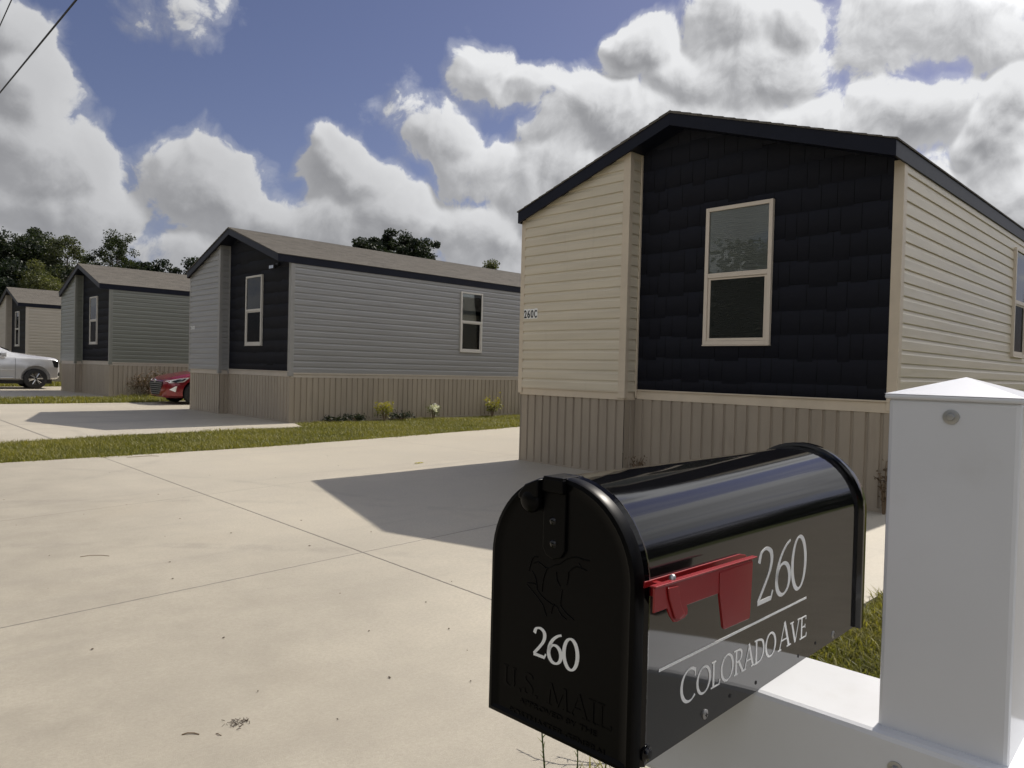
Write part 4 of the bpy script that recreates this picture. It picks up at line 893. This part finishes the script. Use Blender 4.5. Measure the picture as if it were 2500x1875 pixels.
# ------------------------------------------------------------------ cars (x forward, front tip at 0, ground at 0)
def loft(mb, st):
    vs = []; n = None
    for x, half in st:
        loop = [(y, z) for y, z in half]+[(-y, z) for y, z in half[-2:0:-1]]
        n = len(loop); vs += [(x, y, z) for y, z in loop]
    m = len(st)
    mb.add(vs, [(i*n+j, i*n+(j+1) % n, (i+1)*n+(j+1) % n, (i+1)*n+j) for i in range(m-1) for j in range(n)]+[tuple(range(n)), tuple((m-1)*n+j for j in range(n))])
def section(w, zb, zbelt, wt, zt, crown=.02):
    zm = zb+(zbelt-zb)*.5
    return [(0, zb), (w*.84, zb), (w*.965, zb+.06), (w, zm), (w*.985, zbelt-.05), (w*.955, zbelt), (wt, zt-.03 if zt-zbelt > .1 else zt-.004), (wt*.82, zt), (0, zt+crown)]
def car(name, label, loc, rz, sc, L, st, bodym, wheels, wr, archr, w2, group=None):
    t = thing(name, label, 'car', loc, rz, group); t.scale = (sc, sc, sc)
    m = MB(); loft(m, st); b = m.build('body', bodym, t, smooth=32)
    m = MB()
    for wx in wheels:
        for s in (-1, 1): m.cyl((wx, s*(w2-.30), wr+.02), (wx, s*(w2+.3), wr+.02), archr, 36)
    ct = m.build('arch_cutter', None)
    md = b.modifiers.new('arches', 'BOOLEAN'); md.operation = 'DIFFERENCE'; md.object = ct; md.solver = 'EXACT'
    ct.parent = t; bpy.context.view_layer.update()
    me = bpy.data.meshes.new_from_object(b.evaluated_get(bpy.context.evaluated_depsgraph_get())); b.modifiers.clear(); old = b.data; b.data = me; bpy.data.meshes.remove(old); bpy.data.objects.remove(ct)
    me.set_sharp_from_angle(angle=R(32)); me.name = 'body'
    m = MB(); m.box(wheels[1]-.5, -w2+.31, .2, wheels[0]+.6, w2-.31, .5); m.build('underbody', MT['trim_black'], t)
    for wx in wheels:
        for s in (-1, 1):
            m = MB(); yo = s*(w2-.01); d = -s
            m.lathe([(wr*.60, .0), (wr*.66, -.004*1), (wr*.90, .006), (wr*.985, .03), (wr, .06), (wr, .19), (wr*.95, .22), (wr*.5, .22)] if d > 0 else [(r_, -q) for r_, q in [(wr*.60, .0), (wr*.66, -.004), (wr*.90, .006), (wr*.985, .03), (wr, .06), (wr, .19), (wr*.95, .22), (wr*.5, .22)]], (wx, yo, wr), 1, 36)
            wh = m.build('wheel', MT['rubber'], t, smooth=40)
            m = MB(); m.lathe([(wr*.66, 0), (wr*.64, d*.004), (wr*.60, d*.012), (wr*.58, d*.10)], (wx, yo, wr), 1, 36)
            m.lathe([(.001, d*.012), (wr*.10, d*.012), (wr*.13, d*.02), (wr*.13, d*.05)], (wx, yo, wr), 1, 18)
            for kk in range(6):
                a = kk*math.pi/3+.2
                for da in (-.15, .15):
                    c0 = Vector((wx+math.cos(a)*wr*.10, yo+d*.022, wr+math.sin(a)*wr*.10)); c1 = Vector((wx+math.cos(a+da)*wr*.61, yo+d*.012, wr+math.sin(a+da)*wr*.61)); m.tube([c0, c1], [.028*wr/.4, .022*wr/.4], 6)
            m.build('rim', MT['chrome'], wh, smooth=40)
            m = MB(); m.cyl((wx, yo+d*.11, wr), (wx, yo+d*.115, wr), wr*.6, 24); m.build('brake_disc', MT['trim_black'], wh)
    return t
def glass_poly(parent, name, pts, m_=None, off=(0, 0, 0)):
    m = MB(); m.add([tuple(Vector(p)+Vector(off)) for p in pts], [tuple(range(len(pts)))]); return m.build(name, m_ or MT['car_glass'], parent)
# big silver car, nose to the right
st = [(0., section(.80, .48, .92, .70, .97)), (-.035, section(.90, .43, 1.04, .76, 1.10)), (-.09, section(.965, .40, 1.13, .80, 1.19)), (-.22, section(.99, .38, 1.185, .84, 1.245, .025)), (-.6, section(1.0, .36, 1.20, .86, 1.285, .03)), (-1.1, section(1.005, .34, 1.225, .86, 1.36, .03)),
      (-1.62, section(1.005, .34, 1.25, .84, 1.44, .02)), (-2.05, section(1.005, .34, 1.26, .76, 1.66)), (-2.5, section(1.005, .34, 1.265, .73, 1.86)), (-3.1, section(1.005, .34, 1.27, .74, 1.91)), (-4.5, section(1.0, .36, 1.28, .73, 1.89)), (-5.0, section(.99, .42, 1.28, .71, 1.82)), (-5.15, section(.96, .5, 1.26, .72, 1.30))]
SUV = car('sport_utility_car', 'silver sport utility car parked by the green home, cut by the left edge', (-.52, 28.85, gz(28.9)), R(-1.5), .90, 5.15, st, MT['silver'], (-.84, -3.90), .40, .50, 1.005)
for s in (-1, 1):
    def Y(z): return s*(.985*1.005-(z-1.27)*.40+.006)
    glass_poly(SUV, 'side_window', [(-1.90, Y(1.29), 1.29), (-3.05, Y(1.30), 1.30), (-3.0, Y(1.80), 1.80), (-2.55, Y(1.78), 1.78)])
    glass_poly(SUV, 'side_window', [(-3.13, Y(1.30), 1.30), (-4.1, Y(1.31), 1.31), (-4.0, Y(1.80), 1.80), (-3.1, Y(1.80), 1.80)])
    m = MB(); m.box(-2.03, s*1.0, 1.24, -1.83, s*1.24, 1.43); m.build('mirror', MT['silver'], SUV, bevel=.05)
    m = MB(); m.prism([(-.07, 1.12), (-.30, 1.14), (-.22, .86), (-.075, .86)], s*.958-.03, s*.958+.05, 1)
    hl = m.build('headlight', MT['trim_black'], SUV, bevel=.01)
    m = MB(); m.prism([(-.062, 1.10), (-.20, 1.11), (-.16, .88), (-.065, .88)], s*.96-.025, s*.96+.056, 1); m.build('lens', MT['lamp'], hl, bevel=.01)
    m = MB(); m.box(-3.35, s*1.008, .40, -1.58, s*1.06, .445); m.build('running_board', MT['chrome'], SUV, bevel=.01)
    m = MB(); m.box(-3.3, s*1.004-.01, .72, -1.55, s*1.004+.012, .755); m.build('side_moulding', MT['silver'], SUV, bevel=.006)
    m = MB(); m.box(-1.525, s*1.0-.008, .40, -1.518, s*1.0+.0085, 1.2); m.build('door_gap', MT['trim_black'], SUV)
    m = MB(); m.box(-.10, s*.90-.03, .52, -.02, s*.90+.05, .66); m.build('fog_light', MT['trim_black'], SUV, bevel=.01)
m = MB(); m.box(-.03, -.62, .78, .03, .62, 1.06); m.build('grille', MT['trim_black'], SUV, bevel=.02)
glass_poly(SUV, 'windscreen', [(-1.66, .78, 1.47), (-1.66, -.78, 1.47), (-2.46, -.68, 1.85), (-2.46, .68, 1.85)], None, (.01, 0, .012))
# red saloon, nose to the left
def sect2(w, zb, zbelt, wt, zt, crown=.015): return section(w, zb, zbelt, wt, zt, crown)
st = [(0., sect2(.40, .24, .52, .34, .60)), (-.04, sect2(.60, .20, .60, .46, .665)), (-.12, sect2(.76, .185, .66, .56, .72)), (-.26, sect2(.85, .18, .71, .64, .775)), (-.5, sect2(.885, .18, .765, .70, .835, .02)), (-.85, sect2(.90, .18, .82, .72, .90, .03)), (-1.25, sect2(.90, .18, .87, .70, .965, .02)),
      (-1.7, sect2(.90, .18, .90, .62, 1.20)), (-2.15, sect2(.90, .18, .915, .58, 1.40)), (-2.8, sect2(.90, .18, .93, .58, 1.44)), (-3.5, sect2(.90, .2, .95, .56, 1.30)), (-4.1, sect2(.88, .24, .97, .66, 1.04)), (-4.5, sect2(.82, .3, .93, .66, 1.0)), (-4.6, sect2(.7, .4, .8, .5, .86))]
RED = car('saloon_car', 'red saloon car peeking out from behind the grey home', (-.36, 18.62, gz(18.6)), R(180), .96, 4.6, st, MT['red_car'], (-.80, -3.45), .315, .365, .90)
m = MB(); m.prism([(-.45, .64), (.45, .64), (.50, .56), (.30, .26), (-.30, .26), (-.50, .56)], -.16, .006, 0); gr = m.build('grille', MT['dark'], RED, bevel=.01)
m = MB()
for i in range(6):
    z = .305+i*.058; hw = min(.49, .33+.62*(z-.30)); m.box(-.01, -hw, z-.006, .014, hw, z+.006)
m.build('grille_bars', MT['steel'], gr)
m = MB(); m.lathe([(.001, .035), (.05, .032), (.055, .0)], (0, 0, .655), 0, 18); m.build('badge', MT['chrome'], RED)
for s in (-1, 1):
    m = MB(); m.prism([(-.07, s*.50), (-.14, s*.755), (-.30, s*.865), (-.62, s*.900), (-.30, s*.70), (-.12, s*.48)][::s], .645, .655, 2)
    m = MB(); pts0 = [(-.055, .47, .615), (-.13, .745, .60), (-.27, .865, .605), (-.44, .905, .635), (-.60, .905, .765), (-.40, .885, .745), (-.20, .80, .70), (-.09, .62, .665)]
    pa = [(x+.012, s*(y+.012), z) for x, y, z in pts0]; pb = [(x-.10, s*(y-.10), z) for x, y, z in pts0]; n = 8
    m.add(pa+pb, [tuple(range(n)), tuple(range(2*n-1, n-1, -1))]+[(i, n+i, n+(i+1) % n, (i+1) % n) for i in range(n)])
    hl = m.build('headlight', MT['lamp'], RED)
    m = MB(); pi = [(-.16, .765, .628), (-.27, .875, .628), (-.43, .915, .655), (-.535, .912, .735), (-.38, .893, .72), (-.22, .82, .67)]
    m.add([(x+.017, s*(y+.014), z) for x, y, z in pi], [tuple(range(6))]); m.build('lens', MT['car_glass'], hl)
    m = MB(); q = [(-.235, .865, .36), (-.115, .775, .42), (-.255, .885, .52)]
    m.add([(x+.016, s*(y+.014), z) for x, y, z in q]+[(x-.06, s*(y-.06), z) for x, y, z in q], [(0, 1, 2), (5, 4, 3), (0, 3, 4, 1), (1, 4, 5, 2), (2, 5, 3, 0)])
    m.build('fog_light', MT['letter'], RED)
    glass_poly(RED, 'side_window', [(-1.75, s*.845, .945), (-2.75, s*.835, .965), (-2.7, s*.615, 1.36), (-2.2, s*.63, 1.33)], None, (0, s*.03, 0))
    m = MB(); m.box(-1.72, s*.88, .92, -1.58, s*1.05, 1.03); m.build('mirror', MT['red_car'], RED, bevel=.03)
glass_poly(RED, 'windscreen', [(-1.30, .62, 1.0), (-1.30, -.62, 1.0), (-2.08, -.54, 1.385), (-2.08, .54, 1.385)], None, (.012, 0, .014))
